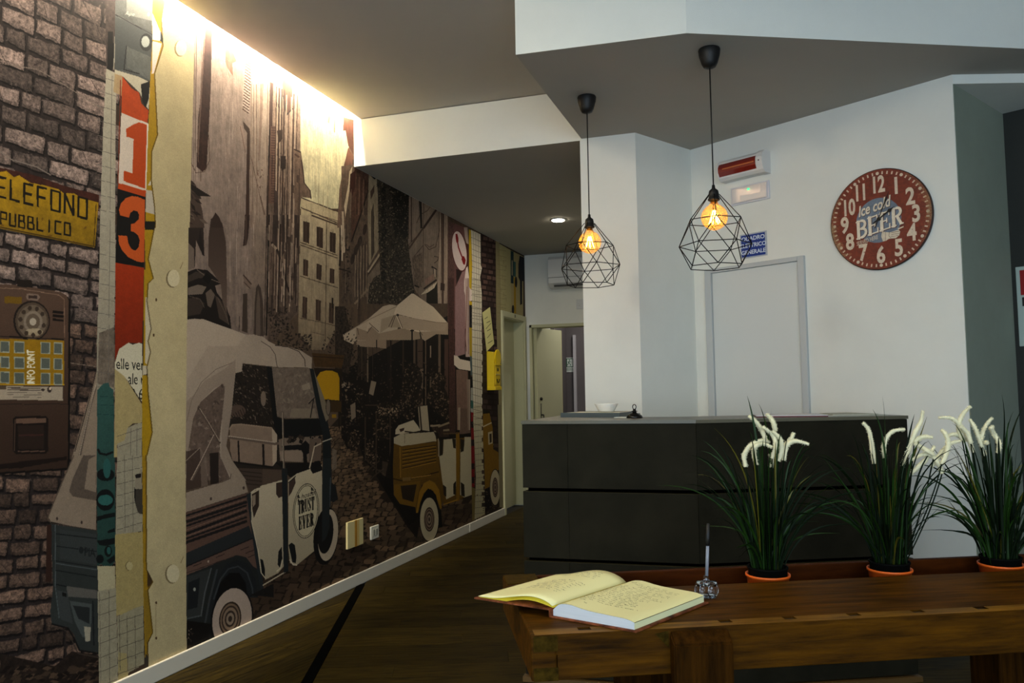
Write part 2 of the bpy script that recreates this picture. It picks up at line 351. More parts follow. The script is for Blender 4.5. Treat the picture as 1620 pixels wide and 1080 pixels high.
    for x in range(640, 725, 10): M.line(O(x, 480+abs(x-690), x-4, 640), .5, (150, 132, 118), .8)
    M.poly(O(575, 310, 596, 318, 602, 520, 588, 522), (40, 32, 26)); M.line(O(700, 390, 610, 520), 3.4, (62, 46, 38))
    M.poly(O(525, 740, 600, 700, 600, 960, 540, 940), (110, 94, 80), mot=.25, ms=6)
    M.line(O(690, 730, 720, 735, 715, 760, 690, 780), 1, (60, 46, 38)); M.poly(O(672, 800, 712, 825, 705, 835, 668, 812), (40, 30, 26)); M.poly(O(680, 815, 705, 830, 705, 885, 686, 880), (160, 142, 124))
    M.line(O(682, 820, 686, 885), 1, (50, 40, 34)); M.line(O(705, 830, 706, 885), 1, (50, 40, 34))
    M.poly(O(620, 900, 685, 860, 690, 900, 620, 950), (140, 112, 98)); M.line(O(615, 970, 705, 905), 2.6, (50, 38, 30))
    M.poly(O(632, 1000, 712, 920, 715, 1080, 632, 1080), (34, 28, 18)); M.poly(O(590, 1015, 625, 980, 714, 915, 690, 965, 640, 1000), (196, 180, 156))
    M.poly(O(545, 940, 582, 955, 575, 965, 540, 950), (36, 26, 20)); M.poly(O(552, 955, 574, 962, 572, 1010, 555, 1000), (120, 104, 88))
    M.poly(O(716, 900, 735, 420, 748, 425, 745, 1080, 718, 1080), (166, 146, 128)); M.poly(O(740, 405, 762, 415, 758, 1080, 744, 1080), (70, 50, 42)); M.poly(O(764, 420, 790, 430, 786, 1080, 762, 1080), (160, 140, 122))
    M.line(O(750, 420, 748, 1080), 1.2, (110, 88, 74)); M.poly(O(738, 925, 768, 935, 766, 985, 736, 980), (64, 46, 38))
    for k in range(46):                                          # grime and pipes running down the narrow fronts across the picture
        x = 424+rs.uniform(0, 50); y = rs.uniform(230, 430); c = ((58, 44, 37), (176, 156, 138), (92, 74, 62))[k % 3]
        M.line([(x, y), (x-rs.uniform(0, 2), y+rs.uniform(20, 90))], rs.uniform(.6, 1.8), c, rs.uniform(.4, .9))
    for k in range(20):
        x = 430+rs.uniform(0, 42); y = rs.uniform(200, 500); M.poly([(x, y), (x+3.5, y+1.5), (x+3, y+14), (x-.6, y+12)], (66, 52, 45), .7)
    for k in range(30):
        x = 345+rs.uniform(0, 75); y = rs.uniform(120, 500); M.line([(x, y), (x-rs.uniform(0, 1), y+rs.uniform(15, 70))], rs.uniform(.5, 1.2), ((120, 102, 90), (188, 170, 155))[k % 2], rs.uniform(.25, .6))
    for k in range(26):
        x = 540+rs.uniform(0, 60); y = rs.uniform(280, 520); M.line([(x, y+(x-540)*.5), (x-rs.uniform(0, 2), y+(x-540)*.5+rs.uniform(15, 70))], rs.uniform(.5, 1.4), ((52, 40, 33), (150, 132, 112))[k % 2], rs.uniform(.4, .9))
    # weathering of the photographed house fronts
    ua, ub = int(M.W([(300, 300)])[0][0]), int(M.W([(745, 400)])[0][0]); va = int(M.W([(420, 600)])[0][1])
    nh, nw = M.h-va, ub-ua; st = np.repeat(M.noise(nh//9+1, nw, 5), 9, 0)[:nh]
    M.a[va:, ua:ub] *= (1+.09*st+.08*M.noise(nh, nw, 26)+.05*M.noise(nh, nw, 5))[:, :, None]
    # ivy
    ivy = O(262, 140, 360, 190, 500, 262, 495, 620, 510, 760, 540, 960, 540, 1080, 195, 1080, 205, 960, 240, 890, 290, 860, 280, 640, 272, 300)
    M.poly(ivy, (56, 48, 38), mot=.35, ms=8)
    M.poly(O(380, 210, 500, 265, 492, 600, 400, 600, 370, 420), (28, 24, 18), .85)
    M.leaves(ivy, 1500, 1.9, [(34, 28, 22), (26, 22, 17), (88, 78, 62), (112, 100, 82), (72, 62, 50), (44, 38, 30)])
    M.leaves(O(380, 220, 498, 275, 490, 560, 410, 560), 200, 2, [(24, 20, 15), (20, 16, 12)])
    M.leaves(O(300, 200, 330, 220, 330, 1000, 300, 900), 160, 2, [(24, 20, 16)])
    # lower street
    M.poly([(535, 590), (745, 480), (745, 745), (535, 745)], (24, 18, 14))
    M.poly(K(160, 480, 230, 480, 230, 700, 160, 700), (48, 38, 30), mot=.3); M.poly(K(0, 200, 70, 200, 130, 480, 60, 900, 0, 900), (52, 42, 34), mot=.5, ms=5)
    for x, w, c in ((190, 1.6, (74, 60, 46)), (215, 1.5, (58, 46, 36)), (232, 2.4, (110, 94, 76)), (268, 1, (60, 50, 40)), (378, 1, (40, 30, 24)), (396, 3.2, (44, 33, 26)), (485, 2.4, (60, 46, 34)), (565, 3.4, (92, 76, 62)), (584, 1.2, (40, 30, 24)),
                    (605, 8.5, (84, 68, 56)), (645, 1.6, (112, 94, 76)), (680, 2.6, (104, 88, 70)), (735, 3, (98, 82, 68)), (792, 6, (84, 62, 52))):
        M.line(K(x, 440, x, 860 if 240 < x < 560 else 900), w, c)
    M.poly(K(640, 410, 740, 380, 740, 700, 660, 700, 650, 460), (30, 22, 17)); M.poly(K(735, 400, 752, 400, 752, 720, 735, 720), (110, 92, 76)); M.poly(K(676, 480, 684, 480, 684, 565, 676, 565), (150, 130, 110))
    M.poly(K(586, 640, 628, 640, 622, 900, 590, 880), (124, 106, 88), mot=.1); M.line(K(590, 520, 632, 520), 1.2, (50, 38, 30)); M.line(K(590, 640, 632, 640), 1.4, (40, 30, 24))
    # cobbled ground
    gr = [(500, 700), (545, 650), (600, 690), (640, 760), (800, 740), (800, 830), (300, 1090), (290, 960), (500, 860)]
    M.poly(gr, (46, 36, 27), mot=.15, ms=10)
    y = 668.
    while y < 1060:
        st = 3.2+(y-660)*.032
        x = 370-rs.uniform(0, 10)
        while x < 800:
            wq = st*rs.uniform(1.1, 1.9)
            yy = y+(560-x)*.10+rs.uniform(-.8, .8)+4*math.sin(x*.05)
            ok = (x > 505 or yy > 850) and not (x > 600 and yy < 735) and yy < 1085-(x-180)*.449+6
            if x > 500 and yy < 860 and x > 548+(yy-680)*.55 and yy < 790: ok = ok and x > 745
            if ok:
                j = lambda: rs.uniform(-.35, .35)*st*.5
                b = rs.uniform(.75, 1.25)*(1.05 if x < 620 else .8)
                sh = st*.35
                c = (104*b, 84*b, 64*b)
                M.poly([(x+j(), yy+j()), (x+wq*.5, yy-st*.08+j()*.5), (x+wq*.86+j(), yy+j()), (x+wq*.9+j()-sh, yy+st*.42), (x+wq*.82-sh, yy+st*.8+j()), (x+wq*.3-sh, yy+st*.84+j()), (x-sh+j(), yy+st*.7+j())], c, .85)
            x += wq
        y += st*.86
    M.poly([(395, 920), (440, 880), (510, 850), (560, 850), (600, 870), (540, 910), (400, 990)], (30, 20, 16), .45)
    M.poly(H_(130, 590, 270, 700, 400, 870, 380, 990, 330, 930, 200, 720), (20, 15, 12), .8)
    # cafe plants
    cafe = H_(0, 0, 130, 60, 250, 60, 560, 120, 560, 440, 480, 420, 260, 430, 262, 700, 175, 660, 115, 600, 100, 500, 30, 540, 0, 480)
    M.poly(H_(0, 150, 240, 250, 262, 430, 262, 690, 175, 660, 115, 600, 90, 520, 30, 540, 0, 480), (26, 20, 16))
    M.leaves(cafe, 900, 1.8, [(22, 16, 12), (16, 12, 9), (50, 40, 31), (78, 64, 50), (34, 26, 20)])
    M.leaves(H_(0, 180, 100, 220, 110, 470, 0, 470), 60, 2.4, [(112, 96, 78), (60, 48, 38)])
    for c in ((355, 190, 52, 80), (355, 270, 60, 60), (490, 200, 35, 45), (480, 280, 55, 60), (520, 330, 40, 60), (230, 350, 60, 50), (300, 340, 50, 50), (340, 330, 40, 60), (200, 440, 40, 60), (60, 500, 30, 50), (150, 560, 30, 60)):
        cx_, cy_ = 540+c[0]/3.177, 540+c[1]/3.177; P = M.ell(cx_, cy_, c[2]/3.177, c[3]/3.177, (32, 25, 19), .85)
        M.leaves(P, 110, 1.9, [(88, 72, 56), (62, 50, 38), (26, 20, 15), (40, 31, 24), (118, 98, 78)])
    M.leaves(H_(180, 330, 290, 330, 280, 380, 190, 370), 40, 2, [(158, 138, 112), (120, 100, 80)])
    M.poly(H_(150, 196, 176, 204, 160, 272, 138, 262), (138, 122, 102)); M.poly(H_(45, 320, 70, 305, 72, 380, 50, 396), (128, 112, 94)); M.leaves(H_(0, 190, 40, 200, 30, 260, 0, 240), 8, 3.4, [(140, 124, 104)])
    for p in ((120, 380, 120, 590), (175, 360, 175, 670), (245, 380, 245, 690), (120, 590, 175, 640, 205, 660, 245, 690), (130, 650, 190, 600), (145, 690, 210, 640), (120, 320, 190, 320)): M.line(H_(*p), 2, (66, 54, 42))
    M.poly(H_(205, 600, 245, 610, 245, 690, 205, 670), (96, 80, 62), .6)
    # pillars
    M.poly(MM(55, 0, 120, 20, 115, 1080, 50, 1080), (92, 66, 60), mot=.3, ms=4)
    M.poly(K(805, 0, 852, 0, 858, 1080, 815, 1080), (74, 50, 44), mot=.3, ms=4); M.poly(L(540, 0, 598, 0, 592, 215, 543, 225), (66, 46, 38), mot=.3, ms=4)
    M.poly(MM(118, 20, 220, 60, 225, 480, 140, 640, 140, 1080, 116, 1080), (108, 74, 70)); M.poly(MM(136, 480, 205, 490, 140, 640), (46, 30, 26))
    M.poly(MM(205, 490, 235, 470, 230, 1080, 138, 1080, 140, 640), (142, 110, 108), mot=.08, ms=8)
    M.poly(K(855, 60, 925, 0, 925, 540, 855, 560), (144, 114, 112), mot=.06, ms=9)
    M.poly(K(862, 650, 945, 655, 940, 1080, 868, 1080), (118, 94, 82), mot=.08, ms=8); M.poly(L(620, 30, 700, 30, 708, 220, 625, 230), (104, 84, 72), mot=.1)
    M.poly(MM(215, 60, 250, 60, 262, 230, 240, 220, 225, 160), (170, 150, 140)); M.poly(MM(236, 215, 262, 240, 266, 450, 240, 460), (78, 40, 36))
    M.poly(MM(218, 600, 236, 470, 252, 450, 262, 520, 274, 640, 300, 690, 300, 800, 270, 800, 272, 1080, 240, 1080, 236, 780, 218, 700), (212, 196, 188))
    M.line(MM(238, 640, 244, 1080), .8, (150, 120, 112)); M.line(MM(262, 700, 262, 1080), .7, (110, 84, 78))
    M.poly(K(925, 0, 958, 0, 962, 560, 930, 560), (178, 156, 148)); M.line(K(940, 60, 928, 430, 935, 520), .9, (120, 70, 60)); M.line(K(948, 0, 950, 540), .7, (90, 60, 52))
    M.poly(K(938, 720, 962, 720, 962, 1080, 946, 1080), (150, 132, 116)); M.line(K(945, 655, 950, 1080), .8, (90, 70, 60)); M.poly(K(875, 920, 892, 920, 890, 1080, 876, 1080), (150, 134, 116))
    M.poly(K(846, 548, 870, 552, 890, 575, 960, 590, 965, 658, 900, 652, 870, 640, 848, 618), (204, 190, 172)); M.line(K(850, 620, 880, 648, 962, 660), 1, (60, 46, 40))
    # round telephone sign
    M.ell(700+172/6.35, 350+300/6.35, 12.2, 32.8, (84, 34, 32), rot=-8); M.ell(700+170/6.35, 350+297/6.35, 11, 31.4, (208, 190, 184), rot=-8)
    M.line(MM(148, 190, 160, 260, 185, 330, 215, 400), 2, (128, 22, 24)); M.poly(MM(130, 128, 148, 124, 160, 170, 160, 210, 140, 215, 132, 170), (128, 22, 24)); M.poly(MM(200, 350, 216, 350, 234, 390, 224, 436, 208, 430, 190, 380), (128, 22, 24))
    # far collage strips
    M.poly(MM(265, 80, 285, 90, 298, 440, 290, 690, 268, 660), (186, 158, 30)); M.poly(MM(268, 795, 300, 812, 300, 850, 270, 840), (190, 160, 30)); M.poly(MM(272, 840, 300, 850, 298, 1065, 270, 1060), (26, 24, 26))
    M.poly(K(955, 350, 975, 350, 975, 560, 958, 550), (164, 140, 30)); M.poly(K(955, 190, 976, 190, 974, 352, 956, 350), (26, 24, 26)); M.poly(K(960, 550, 978, 560, 984, 690, 966, 690), (84, 96, 96))
    M.poly(K(966, 700, 980, 700, 980, 790, 964, 780), (26, 24, 28)); M.poly(K(966, 780, 985, 780, 985, 960, 965, 950), (150, 150, 140)); M.poly(K(966, 870, 985, 870, 985, 925, 966, 925), (50, 92, 82))
    M.poly(L(712, 60, 740, 60, 740, 640, 716, 640), (118, 18, 24)); [M.poly(L(712, y_, 738, y_, 738, y_+h_, 714, y_+h_), (34, 20, 24)) for y_, h_ in ((130, 50), (270, 50), (455, 45), (560, 50))]
    M.poly(L(718, 640, 745, 650, 740, 900, 722, 900), (112, 98, 56))
    gp = MM(285, 85, 382, 130, 385, 440, 396, 470, 378, 560, 394, 720, 396, 1080, 298, 1080, 300, 800, 292, 700, 300, 440)
    M.poly(gp, (206, 198, 180)); M.poly(K(975, 0, 1035, 0, 1050, 560, 1048, 1080, 990, 1080, 975, 560), (196, 188, 168)); M.poly(L(735, 0, 805, 0, 808, 440, 820, 620, 820, 850, 740, 890, 750, 560, 730, 120), (182, 174, 148), col2=(160, 152, 120))
    for k in range(17): M.line(MM(290, 160+k*58, 388, 205+k*56), .7, (120, 112, 104))
    for k in range(21): M.line(K(976, 10+k*51, 1048, 14+k*52), .7, (110, 102, 92))
    for k in range(20): M.line(L(735, 20+k*46, 815, 10+k*46), .7, (104, 96, 76))
    for f_ in (.25, .5, .75): M.line([(745+f_*15, 365+f_*7), (748+f_*15, 560), (750+f_*14, 830)], .6, (150, 142, 130))
    # far brick strip
    M.poly(MM(382, 120, 538, 205, 538, 1080, 396, 1080, 394, 720, 378, 560, 396, 470, 384, 400), (44, 30, 28)); M.poly([(764, 520), (786, 520), (797, 640), (798, 812), (768, 822), (763, 640)], (40, 30, 22))
    for r in range(52):
        yb = 365+r*8.6
        for c in range(3):
            if yb < 800: M.poly([(762+c*8.4+(r % 2)*2.5, yb+c*2.0*(1-r/50)), (769+c*8.4+(r % 2)*2.5, yb+1.8*(1-r/50)+c*2*(1-r/50)), (769+c*8.4+(r % 2)*2.5, yb+6.6+c*2*(1-r/50)), (762+c*8.4+(r % 2)*2.5, yb+5.8+c*2*(1-r/50))], tuple(np.array((98, 76, 68))*rs.uniform(.6, 1.15)*(1 if r < 22 else .7)), .9)
    M.leaves([(764, 690), (795, 650), (795, 760), (768, 760)], 50, 1.6, [(90, 78, 56), (60, 50, 36), (30, 24, 18)])
    M.poly(MM(538, 205, 686, 290, 690, 900, 600, 1080, 540, 1080), (166, 158, 118)); M.poly([(784, 380), (790, 383), (797, 640), (799, 806), (794, 809), (789, 640), (785, 500)], (148, 138, 104))
    for k in range(14): M.line(MM(545, 280+k*48+(k % 3)*9, 640, 300+k*48+(k % 2)*14), .6, (136, 126, 92)); M.line(MM(560+k*26 % 90, 300+k*46, 562+k*26 % 90, 340+k*46), .6, (138, 128, 94))
    M.poly(MM(684, 290, 835, 365, 835, 960, 690, 960), (160, 148, 108)); M.poly(MM(684, 295, 714, 305, 714, 625, 686, 620), (32, 56, 60)); M.poly(MM(694, 390, 706, 395, 706, 545, 694, 540), (150, 142, 116))
    M.poly(MM(714, 400, 736, 410, 736, 560, 714, 550), (56, 92, 88)); M.poly(MM(716, 560, 736, 560, 740, 930, 718, 925), (160, 130, 30)); M.ell(700+738/6.35, 350+610/6.35, 2, 8.5, (30, 26, 26)); M.ell(700+708/6.35, 350+885/6.35, 2, 7, (30, 26, 30))
    M.poly(MM(775, 345, 835, 370, 832, 600, 800, 600, 800, 830, 780, 840, 778, 600, 762, 560, 762, 430), (30, 28, 34)); M.poly(MM(810, 600, 835, 600, 835, 960, 810, 955), (74, 58, 46))
    # umbrellas
    M.poly(K(150, 440, 365, 440, 365, 502, 300, 492, 155, 485), (150, 130, 110)); M.poly(K(56, 400, 150, 345, 240, 285, 300, 300, 240, 440, 145, 445, 128, 470, 64, 440), (176, 158, 136))
    M.poly(K(240, 285, 340, 200, 390, 186, 440, 195, 480, 250, 420, 440, 232, 440, 220, 380), (184, 166, 144)); M.poly(K(150, 350, 235, 380, 235, 440, 150, 440), (146, 126, 106))
    M.poly(K(440, 195, 545, 108, 560, 110, 700, 205, 804, 320, 770, 395, 700, 398, 600, 385, 470, 360, 420, 250), (206, 188, 164)); M.poly(K(440, 255, 520, 280, 700, 312, 804, 318, 780, 392, 700, 378, 560, 368, 480, 355), (176, 156, 134))
    M.poly(K(300, 395, 480, 355, 600, 385, 608, 430, 560, 440, 310, 440), (156, 136, 114)); M.poly(K(605, 380, 780, 375, 804, 318, 804, 402, 720, 398, 640, 446, 618, 430), (168, 148, 126))
    M.poly(K(235, 360, 262, 345, 320, 400, 310, 440, 230, 440), (150, 130, 110)); M.poly(K(330, 290, 430, 260, 470, 350, 380, 350, 320, 390), (164, 146, 124))
    for p in ((440, 258, 480, 352), (430, 262, 400, 350), (420, 265, 382, 345), (242, 318, 310, 380), (600, 372, 622, 405), (158, 355, 168, 400), (262, 345, 228, 390)): M.line(K(*p), 1, (92, 76, 62))
    M.line(K(440, 255, 560, 286, 720, 314, 804, 318), .8, (132, 114, 94)); M.line(K(440, 200, 250, 290, 150, 345, 60, 402), .8, (130, 112, 94)); M.ell(530+445/4.5, 440+262/4.5, 2.4, 1.8, (60, 48, 40))
    M.line(K(548, 368, 550, 620), 2.4, (22, 18, 14)); M.line(K(295, 440, 296, 495), 1.6, (24, 20, 16)); M.line(K(538, 372, 560, 372), 2, (30, 24, 20))
    M.leaves(E(760, 500, 800, 420, 870, 640, 860, 760, 800, 690, 700, 650, 680, 620), 130, 2.2, [(40, 33, 26), (28, 22, 18), (74, 62, 50), (52, 43, 34)])
    M.leaves(E(465, 460, 520, 440, 560, 560, 640, 570, 635, 640, 560, 645, 460, 610), 200, 2.3, [(38, 31, 25), (28, 23, 18), (60, 50, 41), (46, 38, 31)])
    M.leaves(E(435, 440, 460, 440, 465, 600, 440, 560), 40, 2, [(44, 36, 30), (66, 55, 46)])
    M.line(E(776, 170, 772, 240), 3, (48, 38, 32)); M.line(E(738, 395, 738, 440), 2.6, (40, 32, 26)); M.line(E(770, 255, 820, 268), 2, (46, 36, 30))
    # yellow board
    M.poly(E(640, 655, 795, 665, 782, 725, 655, 720), (72, 50, 24), mot=.15); M.line(E(645, 670, 790, 680), 1.4, (40, 28, 16)); M.poly(E(650, 725, 783, 730, 778, 935, 700, 935, 660, 820), (38, 26, 14))
    M.poly(E(663, 770, 680, 745, 705, 738, 735, 738, 762, 750, 771, 775, 770, 880, 665, 872), (172, 132, 14)); M.poly(E(700, 880, 780, 884, 780, 935, 720, 935), (64, 46, 22)); M.line(E(715, 935, 712, 985), 2, (36, 26, 16)); M.line(E(768, 935, 770, 1010), 2.6, (36, 26, 16)); M.poly(E(735, 945, 755, 945, 757, 962, 735, 962), (140, 108, 24))
    # ---- second three-wheeler (mustard)
    M.poly(L(100, 300, 30, 640, 150, 820, 230, 940, 330, 860, 420, 640), (20, 15, 11), .8)
    mu, mud = (128, 96, 22), (96, 70, 18)
    M.poly(L(113, 300, 175, 320, 440, 285, 460, 410, 500, 740, 470, 800, 440, 660, 330, 620, 285, 840, 280, 795, 160, 770, 112, 700, 105, 480), mud, mot=.06)
    M.poly(L(160, 330, 440, 290, 470, 560, 180, 600, 165, 560), (104, 76, 18), mot=.05)
    for k in range(6): M.line(L(180, 352+k*28, 440, 315+k*24), 1.6, (58, 40, 10)); M.line(L(180, 361+k*28, 440, 323+k*24), 1, (150, 114, 34))
    M.line(L(160, 330, 165, 565), 1.4, (140, 108, 34)); M.line(L(110, 575, 175, 590, 340, 555, 460, 520), 2, (52, 36, 10)); M.poly(L(180, 566, 245, 560, 245, 588, 180, 592), (120, 96, 50)); M.line(L(250, 570, 400, 545), 1.6, (150, 116, 50))
    M.poly(L(165, 630, 290, 618, 265, 755, 180, 730), (46, 34, 18)); M.poly(L(115, 620, 320, 590, 280, 795, 160, 770, 115, 700), mu, .5)
    M.poly(L(165, 630, 290, 618, 265, 755, 180, 730), (44, 32, 16))
    M.poly(L(285, 840, 310, 680, 345, 610, 390, 585, 430, 605, 465, 660, 485, 800, 475, 815, 450, 740, 420, 670, 380, 650, 345, 690, 318, 760, 300, 840), (136, 102, 26))
    M.poly(L(310, 850, 330, 730, 365, 665, 400, 655, 440, 700, 462, 800, 480, 820, 490, 950, 440, 960, 330, 960), (14, 11, 9))
    M.poly(L(112, 255, 165, 228, 430, 210, 445, 282, 175, 322, 113, 300), (172, 160, 134)); M.poly(L(125, 195, 150, 160, 265, 118, 300, 165, 320, 200, 200, 225, 125, 230), (186, 172, 146)); M.poly(L(155, 190, 195, 178, 190, 200, 165, 212), (60, 40, 30)); M.line(L(200, 208, 260, 215, 330, 210), 2, (50, 38, 28)); M.line(L(198, 225, 196, 300), .8, (120, 106, 86))
    M.poly(L(300, 15, 372, 5, 390, 205, 315, 195), (168, 154, 130)); M.line(L(312, 15, 328, 195), 2.4, (60, 48, 38)); M.poly(L(395, 150, 480, 165, 540, 130, 540, 250, 440, 250), (58, 44, 34), mot=.3); M.line(L(400, 165, 470, 160), 3, (150, 134, 110)); M.line(L(460, 170, 540, 140), 3, (140, 124, 100)); M.line(L(500, 200, 540, 195), 3, (130, 116, 94))
    M.poly(L(440, 260, 465, 290, 500, 270, 712, 250, 720, 700, 660, 720, 610, 745, 500, 780, 470, 480), mud)
    M.poly(L(500, 270, 595, 262, 600, 600, 590, 700, 520, 735, 490, 600, 465, 400, 495, 380), (176, 166, 140)); M.poly(L(630, 345, 660, 320, 662, 250, 712, 250, 718, 700, 660, 720, 628, 700), (172, 162, 136))
    M.poly(L(595, 215, 622, 215, 622, 745, 598, 750), (124, 92, 22)); M.line(L(500, 775, 605, 738), 2, (150, 114, 36)); M.line(L(500, 225, 610, 222), 2, (90, 70, 46))
    for p in ((460, 275, 497, 275, 492, 390, 465, 400), (566, 265, 594, 265, 594, 340, 575, 335), (630, 265, 662, 275, 655, 360, 632, 370), (495, 620, 520, 640, 520, 715, 500, 700), (575, 615, 596, 590, 594, 700, 575, 695), (632, 600, 660, 620, 664, 715, 636, 705)): M.poly(L(*p), (40, 32, 20))
    M.line(L(430, 205, 448, 225, 462, 290, 462, 400), 2, (150, 136, 110)); M.poly(L(432, 210, 460, 220, 468, 260, 450, 265), (30, 24, 18))
    def wheel(cx, cy, rx, ry, white, hub, rot=0):
        M.ell(cx, cy, rx*1.08, ry*1.05, (18, 16, 16), rot=rot); M.ell(cx, cy, rx, ry, white, rot=rot)
        for k, c in ((.56, (52, 40, 32)), (.5, (120, 100, 82)), (.43, (60, 46, 38)), (.37, (132, 112, 94)), (.27, (58, 46, 38)), (.2, (140, 122, 104)), (.1, (60, 48, 40))): M.ell(cx+hub, cy, rx*k, ry*k, c, rot=rot)
    wheel(600+388/4.91, 640+890/4.91, 14.6, 34.5, (176, 164, 136), 0, 0)
    # right-most cab of the mustard one, beyond the paper strip
    M.poly(L(805, 55, 855, 60, 880, 180, 885, 345, 925, 370, 930, 500, 880, 560, 860, 635, 820, 655, 815, 400, 806, 300), (122, 92, 24), mot=.05); M.line(L(808, 170, 870, 140), 1.8, (180, 168, 140)); M.poly(L(845, 215, 878, 205, 880, 300, 848, 312), (170, 158, 130)); M.poly(L(855, 228, 872, 222, 873, 290, 857, 298), (60, 48, 30)); M.poly(L(805, 35, 860, 50, 860, 65, 806, 70), (30, 26, 16))
    M.poly(L(818, 655, 870, 640, 880, 800, 820, 830), (24, 18, 14)); M.leaves(L(740, 700, 935, 640, 935, 800, 820, 850), 60, 1.4, [(90, 74, 56), (60, 48, 36)]); wheel(600+900/4.91, 640+642/4.91, 8, 28, (176, 164, 136), 0)
    M.poly(L(920, 0, 945, 0, 962, 790, 935, 800), (130, 122, 96))
    M.poly(gp, (206, 198, 180), .0)
    # ---- big three-wheeler
    M.poly(I(300, 360, 560, 380, 620, 700, 600, 1080, 300, 1080), (40, 32, 26)); M.leaves(I(330, 370, 520, 385, 550, 740, 290, 760), 330, 2.4, [(30, 24, 20), (56, 46, 38), (84, 71, 60), (108, 95, 82), (22, 18, 15), (70, 58, 48)], asp=.32, up=.9)
    M.poly(I(22, 0, 190, 0, 260, 30, 285, 80, 292, 155, 22, 100), (36, 28, 24)); M.poly(E(55, 0, 110, 0, 125, 60, 130, 195, 112, 170, 90, 120, 84, 250, 52, 260), (48, 38, 33)); M.poly(E(110, 60, 130, 195, 120, 190, 100, 130), (36, 28, 25)); M.poly(E(52, 130, 80, 160, 82, 250, 52, 262), (110, 96, 86)); M.poly(E(50, 270, 90, 255, 145, 262, 175, 290, 212, 325, 180, 335, 190, 370, 235, 430, 255, 530, 190, 520, 48, 505), (30, 24, 21))
    M.poly(E(52, 345, 100, 330, 140, 340, 120, 375, 52, 380), (112, 99, 88)); M.poly(E(50, 290, 90, 268, 130, 275, 150, 300, 100, 300, 52, 320), (62, 52, 45)); M.poly(E(135, 370, 160, 350, 180, 380, 160, 440, 145, 430), (98, 85, 75)); M.poly(E(50, 395, 100, 390, 130, 420, 110, 470, 50, 480), (58, 48, 42)); M.poly(E(180, 380, 205, 400, 240, 470, 245, 520, 200, 490), (70, 58, 50)); M.line(E(95, 260, 150, 300, 205, 322), 1.4, (104, 90, 80)); M.line(E(60, 385, 110, 400, 130, 440), 1, (90, 78, 68)); M.line(E(192, 390, 230, 470, 246, 520), 1, (96, 82, 72)); M.poly(E(120, 300, 150, 330, 165, 300, 140, 270), (20, 16, 14))
    M.poly(D(60, 860, 90, 880, 120, 1000, 130, 1080, 60, 1080), (74, 60, 52)); M.leaves(D(60, 860, 110, 890, 130, 1080, 60, 1080), 16, 7, [(40, 30, 26), (56, 44, 38), (96, 82, 72)], asp=.3, up=.7); M.poly(D(60, 868, 110, 900, 162, 932, 100, 930, 60, 890), (34, 26, 22))
    M.poly([p for p in E(148, 240, 150, 100, 160, 20, 185, 0, 215, 40, 232, 130, 236, 300, 236, 470, 215, 410, 208, 330)], (60, 46, 40), col2=(96, 80, 70)); M.poly(D(160, 1080, 166, 1040, 182, 1008, 200, 1030, 220, 1080), (56, 42, 36))
    M.poly(E(365, 570, 368, 420, 375, 345, 386, 326, 398, 350, 408, 420, 410, 575), (70, 58, 50)); M.poly(E(374, 570, 376, 430, 384, 350, 394, 400, 396, 570), (96, 82, 72)); M.poly(E(313, 375, 334, 372, 334, 560, 308, 550), (66, 54, 46))
    M.poly(E(312, 275, 352, 322, 348, 352, 318, 330), (118, 100, 88)); M.line(E(315, 285, 352, 328), 2, (70, 56, 48)); M.line(E(318, 318, 348, 350), 1.2, (76, 62, 54)); M.line(E(296, 480, 295, 550), 1, (64, 52, 44))
    # windshield, frame
    M.poly(I(540, 385, 770, 395, 800, 560, 825, 700, 610, 700, 570, 690), (112, 98, 86), mot=.12, ms=8); M.leaves(I(560, 400, 770, 410, 810, 690, 600, 690), 90, 3, [(128, 114, 100), (98, 84, 74), (140, 126, 110)], a=.6); M.poly(I(660, 640, 800, 640, 815, 700, 650, 695), (134, 120, 102), .7); M.poly(I(720, 500, 770, 480, 775, 520, 730, 530), (150, 136, 118), .8)
    M.poly(I(508, 385, 540, 385, 572, 690, 600, 705, 850, 700, 870, 800, 600, 830, 560, 790, 540, 660), (20, 20, 20))
    M.poly(I(770, 395, 795, 400, 850, 600, 885, 740, 900, 820, 905, 1080, 850, 1080, 850, 800, 825, 690), (28, 32, 34)); M.poly(I(795, 400, 808, 440, 868, 600, 888, 700, 870, 720, 845, 640), (120, 108, 90)); M.line(I(800, 575, 765, 610), 1.6, (24, 20, 18)); M.line(I(795, 580, 775, 695), 1.6, (24, 20, 18))
    M.ell(290+884/3.857, 480+632/3.857, 4, 13, (112, 98, 84)); M.ring(290+884/3.857, 480+632/3.857, 4, 13, .8, (40, 34, 30)); M.ell(290+488/3.857, 480+580/3.857, 4.2, 12, (120, 104, 90)); M.ell(290+330/3.857, 480+655/3.857, 13, 10, (86, 70, 60)); [M.line(I(290+k*14, 680-k*8, 300+k*16, 690), 1, (40, 30, 26)) for k in range(6)]
    # seats
    M.poly(I(280, 700, 560, 760, 580, 960, 600, 1080, 330, 1080, 285, 940), (44, 36, 30)); M.poly(I(282, 760, 300, 735, 340, 732, 540, 755, 572, 800, 570, 960, 545, 992, 300, 960, 285, 900), (134, 114, 98), mot=.04, ms=20); M.poly(I(540, 756, 572, 800, 570, 960, 545, 992), (170, 152, 132)); M.line(I(283, 765, 300, 738, 345, 735, 540, 758), 2, (150, 130, 112))
    M.line(I(275, 815, 560, 855, 610, 850), 4.4, (104, 88, 76)); M.line(I(275, 808, 560, 847), 1.2, (180, 164, 146)); M.line(I(335, 840, 340, 975), 2.6, (36, 28, 24)); M.line(I(487, 860, 490, 990), 3.4, (36, 28, 24)); M.line(I(305, 968, 545, 1000), 2, (24, 20, 18))
